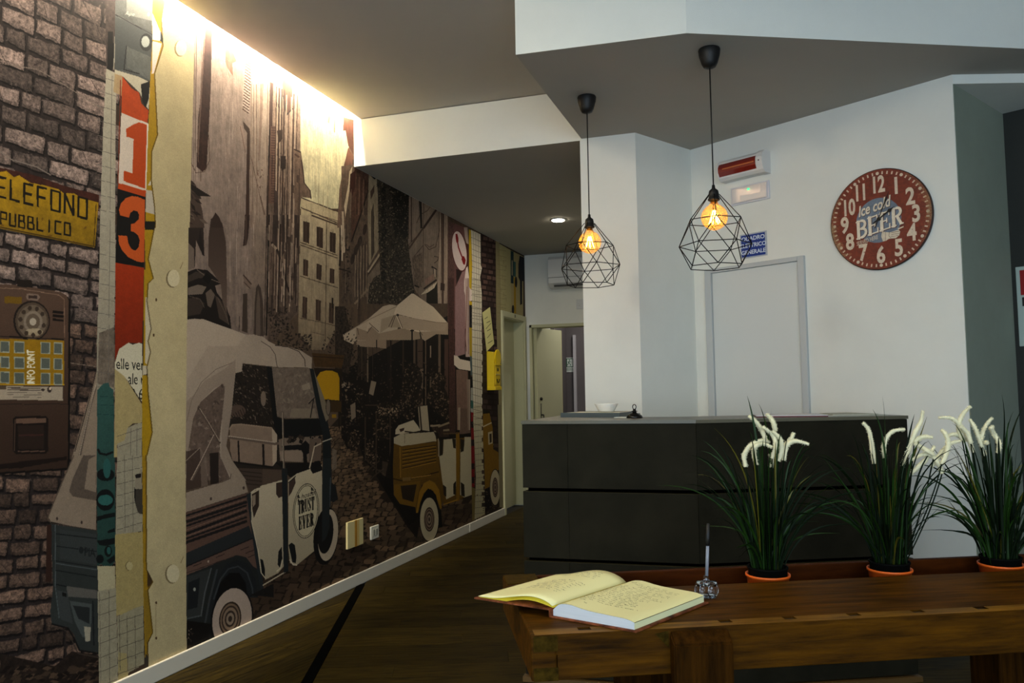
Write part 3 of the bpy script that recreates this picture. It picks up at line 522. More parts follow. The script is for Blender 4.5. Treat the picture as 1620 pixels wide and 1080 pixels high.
    M.poly(J(330, 0, 600, 10, 600, 110, 410, 160, 370, 60), (74, 60, 51)); [M.line(J(345+k*12, 18+k*26, 478, 34+k*24), 1.5, (48, 38, 32)) for k in range(4)]; M.poly(J(482, 5, 598, 15, 598, 100, 482, 110), (84, 69, 58))
    M.poly(I(580, 830, 610, 820, 830, 810, 840, 830, 840, 940, 740, 970, 590, 960), (120, 104, 90)); M.leaves(I(640, 815, 835, 810, 830, 850, 640, 855), 30, 3.4, [(24, 20, 18), (60, 48, 40)], asp=.8, up=1.2); M.poly(I(600, 870, 640, 865, 720, 860, 745, 835, 790, 880, 785, 905, 750, 920, 700, 890, 610, 895), (22, 20, 20)); M.poly(I(585, 900, 720, 895, 735, 930, 720, 965, 600, 960), (140, 122, 106)); M.line(I(740, 900, 745, 980, 790, 1010), 6, (24, 20, 18)); M.poly(I(560, 970, 830, 970, 830, 1020, 650, 1060, 600, 1000), (24, 20, 18)); M.poly(I(770, 830, 835, 820, 840, 960, 765, 970), (104, 88, 76)); M.line(I(775, 960, 810, 850), 2, (24, 20, 18))
    # canopy
    cp = I(15, 98, 70, 92, 125, 96, 190, 120, 290, 155, 385, 190, 430, 188, 490, 205, 520, 230, 570, 255, 640, 262, 720, 288, 760, 315, 785, 330, 782, 398, 760, 392, 700, 390, 580, 390, 480, 378, 362, 366, 356, 415, 318, 425, 296, 640, 262, 870, 300, 960, 385, 1080, 15, 1080)
    M.poly(cp, (158, 142, 126), mot=.03, ms=24); M.poly(I(15, 100, 125, 96, 380, 190, 330, 260, 150, 260, 15, 480), (172, 156, 138), .6)
    M.poly(I(15, 600, 60, 560, 130, 470, 250, 400, 318, 340, 318, 425, 296, 640, 262, 870, 300, 960, 385, 1080, 300, 1080, 230, 940, 240, 600, 250, 510, 230, 495, 190, 515, 110, 590, 60, 700, 30, 900, 15, 900), (140, 124, 110), .8)
    M.line(I(300, 360, 200, 400, 110, 480, 50, 590, 20, 720), 1, (120, 104, 92)); M.line(I(475, 230, 530, 265, 560, 310, 572, 385), 1, (86, 72, 62)); M.line(I(560, 255, 640, 265, 705, 292, 740, 340, 744, 385), 1.2, (72, 60, 52)); M.line(I(362, 366, 480, 379, 590, 391, 700, 391), 1, (92, 78, 66))
    wp = I(50, 760, 60, 700, 105, 600, 185, 530, 235, 492, 252, 505, 250, 560, 235, 700, 220, 830, 225, 930, 290, 1080, 15, 1080, 20, 960)
    M.poly(wp, (100, 84, 74), mot=.14, ms=10); M.leaves(wp, 90, 3.6, [(118, 102, 90), (84, 70, 61), (146, 130, 116), (66, 54, 46)], a=.6)
    M.poly(J(15, -100, 100, -120, 160, 100, 20, 140), (66, 52, 45), .8); M.poly(J(160, -90, 215, -95, 215, 100, 165, 105), (44, 35, 30)); M.poly(J(100, -130, 140, -60, 150, 110, 110, 120), (120, 104, 92), .7)
    M.line(I(98, 640, 160, 740, 222, 850), 3.4, (84, 70, 60)); M.line(I(100, 640, 160, 735, 222, 842), 1, (164, 148, 132)); M.line(I(190, 800, 110, 960, 50, 1075), 4, (96, 82, 72)); M.line(I(186, 800, 106, 960, 46, 1075), 1.2, (168, 150, 134)); M.line(I(15, 960, 100, 880), 1, (150, 134, 118))
    M.poly(J(15, 150, 120, 120, 230, 85, 280, 65, 295, 40, 270, 0, 230, -60, 250, -110, 330, 0, 372, 60, 395, 148, 200, 210, 15, 272), (146, 130, 114), mot=.03); M.line(J(15, 140, 230, 88, 285, 65, 292, 35), 1, (90, 76, 66)); M.line(J(15, 272, 200, 212, 395, 150), 1.2, (84, 70, 60)); [M.ell(290+x/3.857, 740+y/3.857, 1.8, 2.6, (76, 62, 54)) for x, y in ((168, 188), (368, 122))]
    # body
    M.poly(J(15, 272, 395, 150, 410, 250, 440, 430, 470, 600, 490, 745, 440, 760, 400, 620, 330, 560, 15, 650), (92, 70, 60), mot=.05); M.poly(J(15, 650, 330, 530, 430, 560, 470, 620, 480, 740, 450, 780, 380, 780, 230, 720, 165, 1040, 20, 1040), (38, 40, 39))
    for k, (ya, yb) in enumerate(((292, 172), (330, 208), (355, 228), (402, 262), (432, 300), (455, 325))): M.line(J(15, ya, 385, yb), 2.8 if k % 2 == 0 else 4.2, (30, 27, 26))
    for ya, yb in ((312, 190), (380, 245), (418, 282)): M.line(J(15, ya, 380, yb), 1, (128, 100, 86))
    M.poly(J(15, 520, 400, 352, 425, 425, 15, 600), (42, 44, 45)); M.line(J(15, 602, 425, 428), 1.6, (26, 22, 22)); M.poly(J(15, 606, 428, 432, 450, 615, 425, 600, 380, 540, 310, 530, 250, 560, 15, 655), (98, 76, 66)); M.line(J(20, 640, 250, 560), 1, (56, 42, 36)); [M.line(J(x, y, x+50, y-20), 1.4, (60, 45, 39)) for x, y in ((200, 545), (350, 500), (380, 520), (60, 600), (395, 545))]; M.ell(290+152/3.857, 740+570/3.857, 1.4, 2, (170, 150, 132))
    M.poly(J(385, 160, 412, 150, 440, 300, 470, 540, 490, 740, 470, 750, 440, 560), (40, 44, 46)); M.poly(J(20, 665, 170, 610, 110, 900, 20, 920), (52, 54, 53)); M.poly(J(30, 700, 100, 670, 85, 850, 25, 865), (30, 32, 34)); M.ell(290+68/3.857, 740+740/3.857, 2.2, 3, (150, 150, 140)); M.line(J(110, 900, 20, 920), 2, (80, 84, 84)); M.line(J(170, 612, 130, 760, 108, 900), 2, (84, 86, 86)); M.line(J(205, 620, 160, 800, 130, 960), 3, (60, 63, 64))
    M.poly(J(160, 830, 200, 680, 260, 590, 330, 560, 400, 590, 440, 680, 455, 790, 380, 790, 410, 930, 160, 1050), (34, 36, 38)); M.poly(J(195, 800, 225, 700, 280, 640, 340, 640, 380, 700, 392, 790, 410, 920, 165, 1050, 165, 950), (13, 12, 12)); M.line(J(185, 800, 225, 680, 275, 615, 335, 600, 390, 640, 420, 730, 425, 780), 2.4, (58, 62, 64))
    M.poly(J(400, 780, 550, 705, 552, 790, 470, 780), (26, 24, 23)); M.poly(J(20, 930, 165, 950, 160, 1080, 20, 1080), (20, 16, 14)); M.leaves(J(22, 980, 60, 980, 60, 1060, 22, 1060), 14, 2, [(120, 104, 90), (60, 50, 42)])
    wheel(290+297/3.857, 740+920/3.857, 31, 49, (168, 150, 136), -3, 8)
    # doors
    M.poly(J(412, 150, 468, 122, 468, 110, 606, 72, 612, 600, 580, 640, 500, 682, 470, 600, 455, 480, 415, 320), (184, 170, 146), col2=(158, 146, 124)); M.line(J(412, 150, 440, 130, 468, 122), 1.6, (190, 176, 152)); M.poly(J(566, 92, 606, 85, 606, 175, 580, 182, 566, 160), (62, 48, 40)); M.poly(J(418, 160, 462, 135, 462, 230, 430, 305, 420, 250), (58, 46, 38)); M.poly(J(420, 170, 440, 160, 440, 220, 424, 240), (140, 124, 106))
    M.poly(J(468, 555, 485, 560, 498, 620, 498, 665, 480, 640), (24, 24, 24)); M.poly(J(575, 590, 580, 510, 600, 480, 604, 560, 590, 610), (24, 24, 24)); M.line(J(604, 560, 592, 612, 570, 630), 1.6, (196, 182, 156)); M.line(J(415, 320, 455, 500, 475, 640, 500, 672), 1.6, (190, 176, 150)); M.line(J(486, 715, 620, 635), 2, (176, 162, 138))
    M.poly(J(600, 0, 634, 0, 640, 630, 612, 640), (34, 38, 40)); M.line(J(606, -340, 612, -60, 616, 0), 2.6, (92, 78, 66)); M.line(J(604, -340, 610, 0), .9, (170, 156, 138))
    M.poly(J(640, 75, 690, 35, 846, -20, 850, 380, 830, 480, 690, 595, 650, 580, 640, 480), (186, 172, 146), col2=(160, 148, 124)); M.poly(J(642, 95, 680, 55, 685, 90, 660, 150, 642, 175), (70, 54, 46)); M.line(J(642, 90, 684, 52), 1.4, (30, 26, 24)); M.poly(J(775, 10, 800, -40, 830, -45, 848, 0, 845, 15, 790, 35), (24, 22, 22)); M.line(J(770, 0, 800, -130, 840, -150), 2, (184, 168, 146))
    M.poly(J(642, 470, 660, 455, 680, 470, 690, 540, 686, 580, 665, 575), (24, 24, 24)); M.poly(J(802, 470, 810, 400, 832, 370, 836, 420, 828, 480, 810, 495), (24, 24, 24)); M.line(J(650, 560, 670, 590, 692, 592), 2, (196, 182, 158)); M.line(J(846, 370, 838, 450, 815, 500, 760, 545), 1.4, (30, 26, 24))
    M.poly(J(850, -60, 900, -60, 906, 60, 892, 380, 870, 430, 846, 455), (38, 42, 43)); M.line(J(898, 60, 886, 380, 862, 430), 1.6, (70, 78, 82)); M.poly(J(905, 90, 930, 110, 944, 190, 915, 210, 898, 200), (30, 32, 34)); M.poly(J(908, -120, 934, -110, 936, 0, 908, 20), (120, 106, 92), .8); M.line(J(850, -160, 905, -180), 1.6, (180, 170, 150))
    M.ell(290+870/3.857, 740+415/3.857, 19.5, 46, (20, 18, 18), rot=6); M.ell(290+883/3.857, 740+410/3.857, 15.5, 41, (176, 160, 138), rot=6); M.ell(290+868/3.857, 740+400/3.857, 12, 32, (24, 22, 22), rot=6)
    M.poly(J(846, 100, 892, 100, 892, 360, 870, 430, 846, 450), (38, 42, 43))
    # round badge on the door
    M.ell(290+748/3.857, 740+262/3.857, 20.6, 43.6, (36, 32, 28), rot=4); M.ell(290+748/3.857, 740+262/3.857, 19.8, 42.6, (186, 174, 146), rot=4); M.ring(290+748/3.857, 740+262/3.857, 18.6, 40.6, .8, (40, 35, 30), rot=4)
    M.text('hostel', J(718, 190)[0], (8., -2.7), (0, -8.2), (44, 38, 32), 0, .2)
    def slabs(word, x0, y0, w_, h_, sl, th, gap=1.16):
        ar = lambda cx, cy, rx, ry, a0, a1: [(cx+rx*math.cos(math.radians(a0+(a1-a0)*k/8)), cy+ry*math.sin(math.radians(a0+(a1-a0)*k/8))) for k in range(9)]
        G = {'T': ([[(.5, 0), (.5, 1)]], [[(0, .95), (1, .95)], [(.02, 1), (.02, .72)], [(.98, 1), (.98, .72)], [(.25, .03), (.75, .03)]]), 'U': ([[(.22, 1), (.22, .25)]], [[(.82, 1), (.82, .2)], [(.22, .25), (.35, .05), (.65, .05), (.82, .22)], [(0, .97), (.44, .97)], [(.66, .97), (1, .97)]]),
             'R': ([[(.22, 0), (.22, 1)], ar(.42, .74, .34, .2, 70, -70), [(.5, .5), (.84, .03)]], [[(.2, .96), (.5, .96)], [(.2, .52), (.5, .52)], [(0, .03), (.44, .03)], [(.7, .03), (1, .03)]]), 'S': ([[(.2, .78), (.34, .58), (.66, .42), (.8, .22)]], [ar(.5, .77, .32, .2, 20, 190), ar(.5, .23, .34, .2, 10, -170), [(.84, 1), (.84, .74)], [(.15, 0), (.15, .28)]]),
             'E': ([[(.22, 0), (.22, 1)]], [[(0, .96), (.9, .96)], [(0, .04), (.92, .04)], [(.2, .5), (.65, .5)], [(.88, 1), (.88, .72)], [(.92, 0), (.92, .3)], [(.65, .64), (.65, .36)]]), 'V': ([[(.18, 1), (.5, 0)]], [[(.5, 0), (.84, 1)], [(0, .97), (.4, .97)], [(.66, .97), (1, .97)]])}
        for k, ch in enumerate(word):
            ox = x0+k*w_*gap; T = lambda p: (ox+p[0]*w_, y0+(ox+p[0]*w_-x0)*sl-p[1]*h_)
            for s_ in G[ch][0]: M.line([T(p) for p in s_], th, (32, 28, 24))
            for s_ in G[ch][1]: M.line([T(p) for p in s_], 1.1, (32, 28, 24))
    slabs('TRUST', 290+700/3.857, 740+282/3.857, 4.5, 20.5, -.30, 2.2, 1.17); slabs('EVER', 290+704/3.857, 740+378/3.857, 5.1, 20.5, -.30, 2.3, 1.2)
    for x, y in ((698, 185), (780, 140)): M.line(J(x, y, x+14, y-6), 1.1, (44, 38, 32)); M.ell(290+x/3.857+1, 740+y/3.857-3, 1.4, 2.6, (44, 38, 32)); M.ell(290+x/3.857+1, 740+y/3.857+3, 1.2, 2, (44, 38, 32))
    # ---- left brick wall
    M.poly([(-120, -100), (186, -100), (176, 60), (160, 300), (156, 480), (154, 1100), (-120, 1100)], (46, 38, 36), mot=.25, ms=8)
    y = -60.
    while y < 1100:
        sl = .40*(1-(y+10)/760.) if y < 760 else -.22*(y-760)/320.
        hh = 33 if y < 260 else 27
        x = -70.+rs.uniform(0, 30)
        while x < 172:
            ww = rs.uniform(34, 72) if y < 260 else rs.uniform(28, 60); yy = y+sl*x+rs.uniform(-2, 2); b = rs.uniform(.62, 1.2)
            j = lambda a=1.5: rs.uniform(-a, a)
            c = np.array((112, 97, 90) if y < 480 else (98, 79, 68))*b
            e0, e1, hb = rs.uniform(2, 5), rs.uniform(2, 5), rs.uniform(4, 8)
            def edge(xa, ya, xb, yb, n_, a): return [(xa+(xb-xa)*k/n_+j(a), ya+(yb-ya)*k/n_+j(a)) for k in range(n_)]
            P = edge(x+1, yy+e0, x+ww-5, yy+sl*ww+e1-1, 5, 1.3)+edge(x+ww-4, yy+sl*ww+2, x+ww-5, yy+sl*ww+hh-hb, 3, 1.1)+edge(x+ww-6, yy+sl*ww+hh-hb+1, x+2, yy+hh-hb, 5, 1.5)+edge(x+1, yy+hh-hb-1, x+1, yy+4, 3, 1.)
            M.poly([(p[0]+1.5, p[1]+3.5) for p in P], (22, 17, 16), .85)
            M.poly(P, c*.86, mot=.42, ms=5); M.poly([(p[0]*.92+.08*(x+ww/2), (p[1]-1.6)*.80+.20*(yy+sl*ww/2+hh/2)-1.8) for p in P], np.minimum(c*1.2, 255), .6, mot=.5, ms=4)
            if rs.rand() < .4: M.line([(x+ww*.3, yy+sl*ww*.3+rs.uniform(2, 8)), (x+ww*.5+j(6), yy+sl*ww*.5+hh-8)], .8, (40, 32, 29), .8)
            x += ww-1
        y += hh-1
    M.leaves([(0, 0), (170, 0), (155, 300), (0, 240)], 260, 2.6, [(60, 50, 47), (126, 112, 104), (40, 32, 31), (96, 84, 78)], a=.5); M.leaves([(0, 400), (155, 400), (150, 1000), (0, 1000)], 420, 2.4, [(50, 40, 36), (120, 104, 92), (34, 27, 24)], a=.45)
    M.line(A(0, 300, 180, 330, 300, 400, 490, 520), 1.4, (124, 110, 100)); M.line(A(160, 310, 290, 250), 1, (60, 48, 44)); M.line(B(320, 640, 460, 660), 1.4, (120, 104, 92)); M.line(B(330, 610, 420, 540), 1, (60, 48, 42)); M.line(A(0, 720, 60, 760, 170, 790, 240, 830), 2, (120, 108, 100))
    M.poly(C_(0, 940, 260, 1000, 340, 930, 470, 950, 475, 1090, 0, 1090), (44, 34, 28), mot=.3, ms=8); M.leaves(C_(0, 990, 300, 1010, 470, 960, 470, 1080, 0, 1080), 80, 7, [(72, 57, 45), (30, 22, 18), (88, 70, 56)], asp=.45, up=-.3)
    # yellow sign
    M.poly(A(-60, 780, 0, 795, 160, 830, 300, 880, 470, 925, 470, 1000, -60, 1000), (62, 32, 24), mot=.2); M.poly([(-20, 262), (0, 272), (10, 270), (22, 280), (30, 277), (48, 289), (70, 293), (92, 299), (100, 305), (118, 306), (128, 313), (156, 320), (150, 392), (100, 382), (0, 361), (-20, 358)], (158, 124, 22), col2=(128, 100, 22), mot=.12, ms=14)
    M.line([(-10, 357), (150, 390)], 1.2, (70, 52, 16)); M.line([(152, 322), (148, 390)], 1.2, (70, 52, 16)); M.leaves([(0, 335), (150, 360), (150, 390), (0, 365)], 14, 3, [(90, 60, 24)], a=.6)
    blk = (26, 20, 12)
    def stroke(segs, o, w, hgt, th, sl):
        T = lambda a, b: (o[0]+a*w, o[1]+a*w*sl-b*hgt)
        for sg in segs: M.line([T(*p) for p in sg], th, blk)
    LT = {'T': [[(0, 1), (1, 1)], [(.5, 1), (.5, 0)]], 'E': [[(1, 1), (0, 1), (0, 0), (1, 0)], [(0, .5), (.85, .5)]], 'L': [[(0, 1), (0, 0), (1, 0)]], 'F': [[(1, 1), (0, 1), (0, 0)], [(0, .5), (.85, .5)]],
          'O': [[(0, 0), (0, 1), (1, 1), (1, 0), (0, 0)]], 'N': [[(0, 0), (0, 1), (1, 0), (1, 1)]], 'P': [[(0, 0), (0, 1), (1, 1), (1, .45), (0, .45)]], 'U': [[(0, 1), (0, 0), (1, 0), (1, 1)]],
          'B': [[(0, 0), (0, 1), (.85, 1), (.85, .55), (0, .5)], [(.85, .5), (1, .4), (1, 0), (0, 0)]], 'I': [[(.5, 0), (.5, 1)]], 'C': [[(1, 1), (0, 1), (0, 0), (1, 0)]]}
    for k, ch in enumerate('TELEFONO'): stroke(LT[ch], (-26+k*21.4, 310+(k-1)*5.4), 13.5, 31, 3.4, .25)
    for k, ch in enumerate('PUBBLICO'): stroke(LT[ch], (1+k*14.4, 361-(7-k)*.0+k*2.4-7), 9, 19, 2.6, .2)
    # telephone
    ph = B(-60, 262, 0, 268, 90, 272, 285, 305, 315, 320, 325, 345, 322, 1080, 318, 1140, -60, 1165); M.poly([(x+3, y+3) for x, y in ph], (20, 15, 13)); M.poly(ph, (86, 66, 54), col2=(56, 40, 31), mot=.03, ms=30); M.line(B(-10, 286, 100, 290, 280, 320, 304, 340, 306, 520), 1.2, (124, 100, 84)); M.poly(B(80, 245, 150, 250, 155, 285, 80, 280), (34, 26, 22)); M.poly(B(20, 325, 102, 330, 104, 362, 22, 358), (106, 80, 22)); M.poly(B(128, 312, 180, 316, 190, 330, 178, 346, 130, 342, 122, 328), (118, 100, 88)); M.poly(B(135, 320, 176, 323, 176, 338, 135, 335), (60, 46, 40))
    [M.line(B(252, y_, 298, y_+5), 3.6, (28, 20, 17)) for y_ in (398, 417, 436)]
    M.ell(50, 360+443/3, 29, 32, (34, 26, 22)); M.ell(50.5, 360+443/3, 26.5, 29.5, (80, 66, 54)); M.ell(51, 360+445/3, 23, 26, (104, 90, 76)); M.ell(52, 360+446/3, 15, 17, (126, 112, 98)); M.ell(52, 360+446/3, 11, 12.5, (96, 82, 68)); M.ell(52, 360+446/3, 5.5, 6, (164, 152, 136)); M.ell(54, 360+495/3, 14, 6, (176, 160, 130), .6)
    for k in range(10): M.ell(51+19*math.cos(k*.6+.3), 360+445/3+21.5*math.sin(k*.6+.3), 3.2, 3.6, (62, 50, 40))
    M.line(B(0, 515, 300, 530), 1.5, (24, 18, 15)); M.poly(B(-60, 525, 304, 535, 304, 745, -60, 748), (140, 106, 20), mot=.05); M.line(B(0, 746, 304, 745), 2, (180, 140, 30))
    for r_ in range(3):
        for c_ in range(4):
            x_, y_ = (0, 66, 192, 254)[c_], (536, 610, 682)[r_]+(0, 3, 6, 8)[c_]; w_ = (45, 50, 46, 42)[c_]
            M.poly(B(x_, y_, x_+w_, y_+2, x_+w_, y_+58, x_, y_+56), (150, 150, 132)); M.poly(B(x_+4, y_+4, x_+w_-4, y_+6, x_+w_-4, y_+53, x_+4, y_+52), (88, 92, 84))   # plain squares: the codes are left out
    M.text('INFO POINT', B(164, 742)[0], (0, -8.4), (-12.5, 0), (214, 206, 184), .03)
    M.poly(B(-60, 750, 298, 755, 298, 820, -60, 815), (158, 144, 126)); M.poly(B(-60, 752, 30, 752, 30, 768, -60, 768), (84, 70, 56)); [M.line(B(36, y_, 190 if y_ < 775 else 170, y_+2), 1.3, (74, 62, 54)) for y_ in (760, 769)]; [M.line(B(36, y_, 195, y_+2), .7, (104, 92, 80)) for y_ in (781, 792, 803)]; M.poly(B(194, 766, 206, 762, 214, 769, 206, 776, 194, 772), (60, 50, 44)); M.ell(78, 360+768/3, 3.6, 4.6, (60, 50, 44)); M.poly(B(232, 756, 244, 756, 244, 768, 232, 768), (190, 170, 150))
    M.line(B(0, 838, 318, 836), 1, (40, 30, 24)); M.poly(B(62, 905, 75, 895, 215, 893, 228, 905, 228, 1060, 215, 1072, 75, 1075, 62, 1060), (30, 21, 17)); M.poly(B(74, 905, 218, 903, 218, 925, 76, 930), (104, 80, 66)); M.poly(B(84, 938, 208, 936, 208, 1050, 86, 1052), (46, 33, 26)); M.line(B(90, 985, 205, 983), 2.4, (66, 40, 34)); M.line(B(84, 1062, 210, 1060), 2, (96, 74, 62)); M.line(B(70, 910, 68, 1060), 1, (100, 78, 64))
    M.poly(C_(-60, 48, 318, 5, 318, 20, 100, 60, -60, 66), (30, 20, 16))
    # tail of the left three-wheeler
    M.poly(B(460, 660, 440, 740, 400, 880, 350, 1060, 330, 1130, 228, 1370, 240, 1395, 455, 1440, 462, 1080), (136, 120, 104), mot=.04); M.poly(B(470, 720, 430, 860, 385, 1080, 372, 1080, 425, 840), (96, 84, 74)); M.line(B(460, 665, 425, 810, 355, 1060), 1.4, (60, 48, 42)); M.line(B(455, 740, 425, 860, 375, 1080), 1, (170, 154, 136))
    M.poly(C_(395, 0, 455, 0, 458, 215, 345, 195, 328, 170, 345, 110), (92, 80, 70), mot=.08); M.poly(C_(420, 20, 455, 0, 455, 175, 400, 160), (134, 118, 102)); M.line(C_(350, 0, 280, 160, 225, 300, 240, 318), 1.6, (92, 78, 66)); M.line(C_(240, 322, 455, 356), 1.4, (66, 54, 46)); [M.ell(x/3, 720+y/3, 1.5, 2.5, (60, 48, 42)) for x, y in ((270, 300), (387, 318))]
    M.poly(C_(238, 325, 460, 358, 470, 935, 372, 925, 352, 850, 322, 815, 245, 798, 238, 740, 252, 620), (52, 55, 53), mot=.05, ms=20); M.poly(C_(222, 330, 244, 330, 244, 600, 215, 600, 220, 470), (56, 36, 28)); M.poly(C_(285, 350, 460, 375, 460, 520, 285, 490), (58, 61, 60)); [M.line(C_(262, y_, 458, y_+y_*.06), 1.4, c_) for y_, c_ in ((372, (24, 26, 28)), (430, (28, 30, 32)), (500, (26, 28, 30)), (512, (84, 90, 92)), (545, (24, 26, 28)), (612, (22, 24, 26)))]
    M.poly(C_(315, 620, 460, 640, 460, 680, 320, 670), (96, 92, 86)); M.poly(C_(270, 640, 320, 650, 345, 800, 290, 780, 275, 740), (64, 67, 66)); M.poly(C_(330, 690, 435, 705, 430, 880, 390, 860, 355, 790), (78, 82, 80)); M.poly(C_(345, 712, 425, 722, 425, 800, 372, 775), (42, 44, 44)); M.poly(C_(398, 812, 430, 815, 428, 880, 405, 885), (160, 152, 134)); M.line(C_(245, 800, 322, 820, 352, 870, 378, 925, 470, 940), 2.2, (24, 22, 22)); M.line(C_(250, 812, 315, 832, 345, 885, 370, 940, 465, 958), 1.6, (70, 60, 52)); M.poly(C_(295, 650, 315, 655, 315, 672, 296, 668), (20, 20, 20)); M.line(C_(262, 330, 262, 620, 280, 770), 1.4, (84, 90, 90)); M.line(C_(440, 690, 445, 900), 2, (30, 32, 34))
    M.text('PIA', C_(398, 476)[0], (11, 1.4), (0, -14), (30, 33, 34), .01); M.ell(385/3, 720+450/3, 3.6, 5.2, (34, 37, 38))
    # ---- collage strips on the left
    gpc, ln = (168, 160, 142), (104, 98, 92)
    s1 = [(168, 108), (185, 116), (183, 180), (182, 360), (183, 420), (181, 480), (180, 560), (181, 620), (153, 620), (153, 540), (156, 460), (158, 360), (160, 290), (164, 180)]
    M.poly([(166, -30), (186, -30), (183, 118), (168, 112)], (66, 56, 52), mot=.3); M.poly(A(512, 150, 535, 150, 535, 200, 545, 210, 540, 300, 530, 338, 508, 330), (18, 16, 16)); M.line(A(552, 0, 540, 330), 1.6, (150, 144, 130))
    M.poly(s1, gpc, col2=(140, 132, 116), mot=.05); M.poly(B(470, 500, 545, 470, 545, 760, 462, 740), (96, 84, 74), .75, mot=.3, ms=10)
    for k in range(22): M.line([(154, 120+k*23.4), (184, 129+k*23.2)], .8, ln)
    M.line([(177, 120), (174, 350), (171, 620)], .7, ln)
    M.poly(A(545, 340, 582, 360, 576, 455, 538, 435), (164, 140, 104), .9)
    tl = B(462, 770, 490, 740, 515, 735, 520, 755, 538, 770, 541, 850, 541, 1090) + C_(545, 0, 548, 500, 530, 525, 495, 532, 480, 515, 462, 525, 458, 0); M.poly(tl, (52, 84, 78), col2=(40, 66, 60), mot=.07, ms=10); [M.line(B(462, y_, 540, y_+3), .7, (30, 60, 58)) for y_ in (800, 840, 885)]
    M.ell(167, 720+92/3, 14, 10, (18, 22, 22)); M.ell(169, 720+62/3, 6, 16, (46, 90, 86)); M.line([(155, 711), (158, 717), (168, 719), (178, 715)], 3.4, (18, 22, 22)); M.ell(166.5, 720+212/3, 14.5, 17, (18, 22, 22)); M.ell(166.5, 720+212/3, 12, 8.5, (50, 98, 93)); M.poly(C_(460, 290, 545, 270, 545, 290, 460, 310), (18, 22, 22)); M.poly(C_(510, 358, 545, 345, 545, 362, 512, 370), (18, 22, 22)); M.poly(C_(460, 405, 545, 392, 545, 420, 500, 430, 470, 425), (18, 22, 22)); M.ell(158, 720+492/3, 6, 7, (18, 22, 22)); M.poly(C_(505, 500, 545, 470, 546, 500, 520, 515), (18, 22, 22)); M.ell(171, 720+455/3, 6, 9, (18, 22, 22)); M.ell(172, 720+452/3, 3.2, 6, (44, 88, 84))
    M.poly(C_(462, 525, 545, 525, 548, 640, 466, 650), (172, 162, 132)); M.poly(C_(462, 645, 550, 628, 560, 1090, 470, 1090), (152, 144, 122), mot=.06); [M.line(C_(468, 690+k*68, 556, 665+k*66), .9, (96, 88, 76)) for k in range(7)]; M.line(C_(517, 640, 520, 1080), .8, (96, 88, 76)); M.line(C_(472, 650, 478, 1080), .7, (110, 100, 88))
    # middle strip: machine, figures, torn poster
    M.poly(A(548, -60, 725, -60, 722, 190, 712, 385, 660, 378, 545, 345, 545, 100), (78, 80, 78), mot=.12, ms=12); M.poly(A(545, 80, 725, 150, 722, 300, 600, 215, 590, 330, 545, 330), (70, 73, 72)); M.line(A(548, 70, 724, 165), 1, (30, 30, 30)); M.poly(A(600, 0, 725, 0, 724, 100, 600, 70), (104, 106, 102)); M.ell(231, 67, 10, 14, (40, 42, 42)); M.ell(230, 66, 6.5, 9, (150, 154, 148)); M.poly(A(600, 220, 715, 270, 712, 380, 600, 320), (92, 94, 90), mot=.1); M.line(A(600, 218, 588, 330, 660, 350), 1.4, (28, 28, 28)); M.text('Ape', A(592, 70)[0], (8, 1.2), (0, -6.5), (150, 150, 140), 0, .3); M.ell(235, 23, 2.2, 3, (150, 150, 140))
    M.poly(A(545, 330, 660, 365, 714, 390, 705, 520, 690, 500, 662, 440, 580, 360, 545, 350), (176, 168, 148)); M.poly(A(668, 400, 712, 385, 705, 470, 690, 515, 675, 480), (18, 18, 18))
    og = (168, 68, 22); M.poly(A(580, 362, 625, 420, 660, 440, 670, 490, 705, 525, 700, 585, 575, 535), og, mot=.06); M.poly(A(575, 535, 702, 585, 692, 905, 562, 868), (196, 182, 168)); M.poly(A(700, 585, 706, 588, 694, 900, 690, 880), (206, 196, 184)); M.line(A(572, 380, 560, 870), 1.2, (120, 46, 20))
    M.poly(A(598, 612, 630, 592, 660, 580, 697, 592, 690, 830, 688, 895, 585, 858, 588, 808, 628, 822, 634, 660, 600, 648), og); M.poly(A(562, 868, 692, 905, 690, 935, 558, 896), og)
    M.poly(A(558, 896, 690, 935, 688, 1085, 555, 1085) , (20, 17, 16)); M.poly(B(552, -5, 690, 0, 682, 188, 548, 165), (20, 17, 16)); M.poly(B(690, -10, 740, -10, 715, 60, 705, 150, 728, 195, 690, 190), (20, 17, 16))
    og2 = (180, 84, 34)
    M.poly([(188, 332), (191, 322), (199, 313), (208, 310), (218, 311), (229, 316), (228, 415), (218, 414), (203, 407), (193, 396), (188, 385), (187, 372), (201, 373), (203, 385), (208, 394), (214, 396), (219, 391), (221, 380), (218, 372), (212, 367), (207, 366), (207, 354), (213, 353), (219, 347), (220, 340), (217, 334), (211, 333), (206, 337), (204, 344), (190, 341)], og2)
    M.poly(B(548, 165, 683, 190, 675, 548, 610, 545, 565, 575, 545, 635), (150, 52, 18), col2=(116, 38, 16), mot=.05)
    M.poly(B(565, 575, 610, 545, 630, 555, 660, 545, 675, 552, 676, 830, 600, 720, 545, 690, 545, 640), (190, 182, 160)); M.text('elle ver', B(550, 670)[0], (13, .6), (0, -18), (26, 24, 22), 0); M.text('ale ri', B(606, 742)[0], (12.5, .3), (0, -18), (26, 24, 22), 0); M.text('2 6', B(622, 815)[0], (13, 0), (0, -18), (26, 24, 22), 0)
    M.poly(B(545, 670, 590, 705, 625, 760, 675, 840, 674, 925, 630, 930, 605, 950, 590, 1010, 555, 1030, 556, 1090, 541, 1090), (162, 146, 104), mot=.05); M.poly(B(605, 950, 640, 932, 674, 925, 672, 1090, 556, 1090, 556, 1025, 590, 1010), (150, 142, 122), mot=.06); M.poly(C_(555, 0, 675, 0, 676, 360, 548, 380), (150, 142, 122), mot=.06)
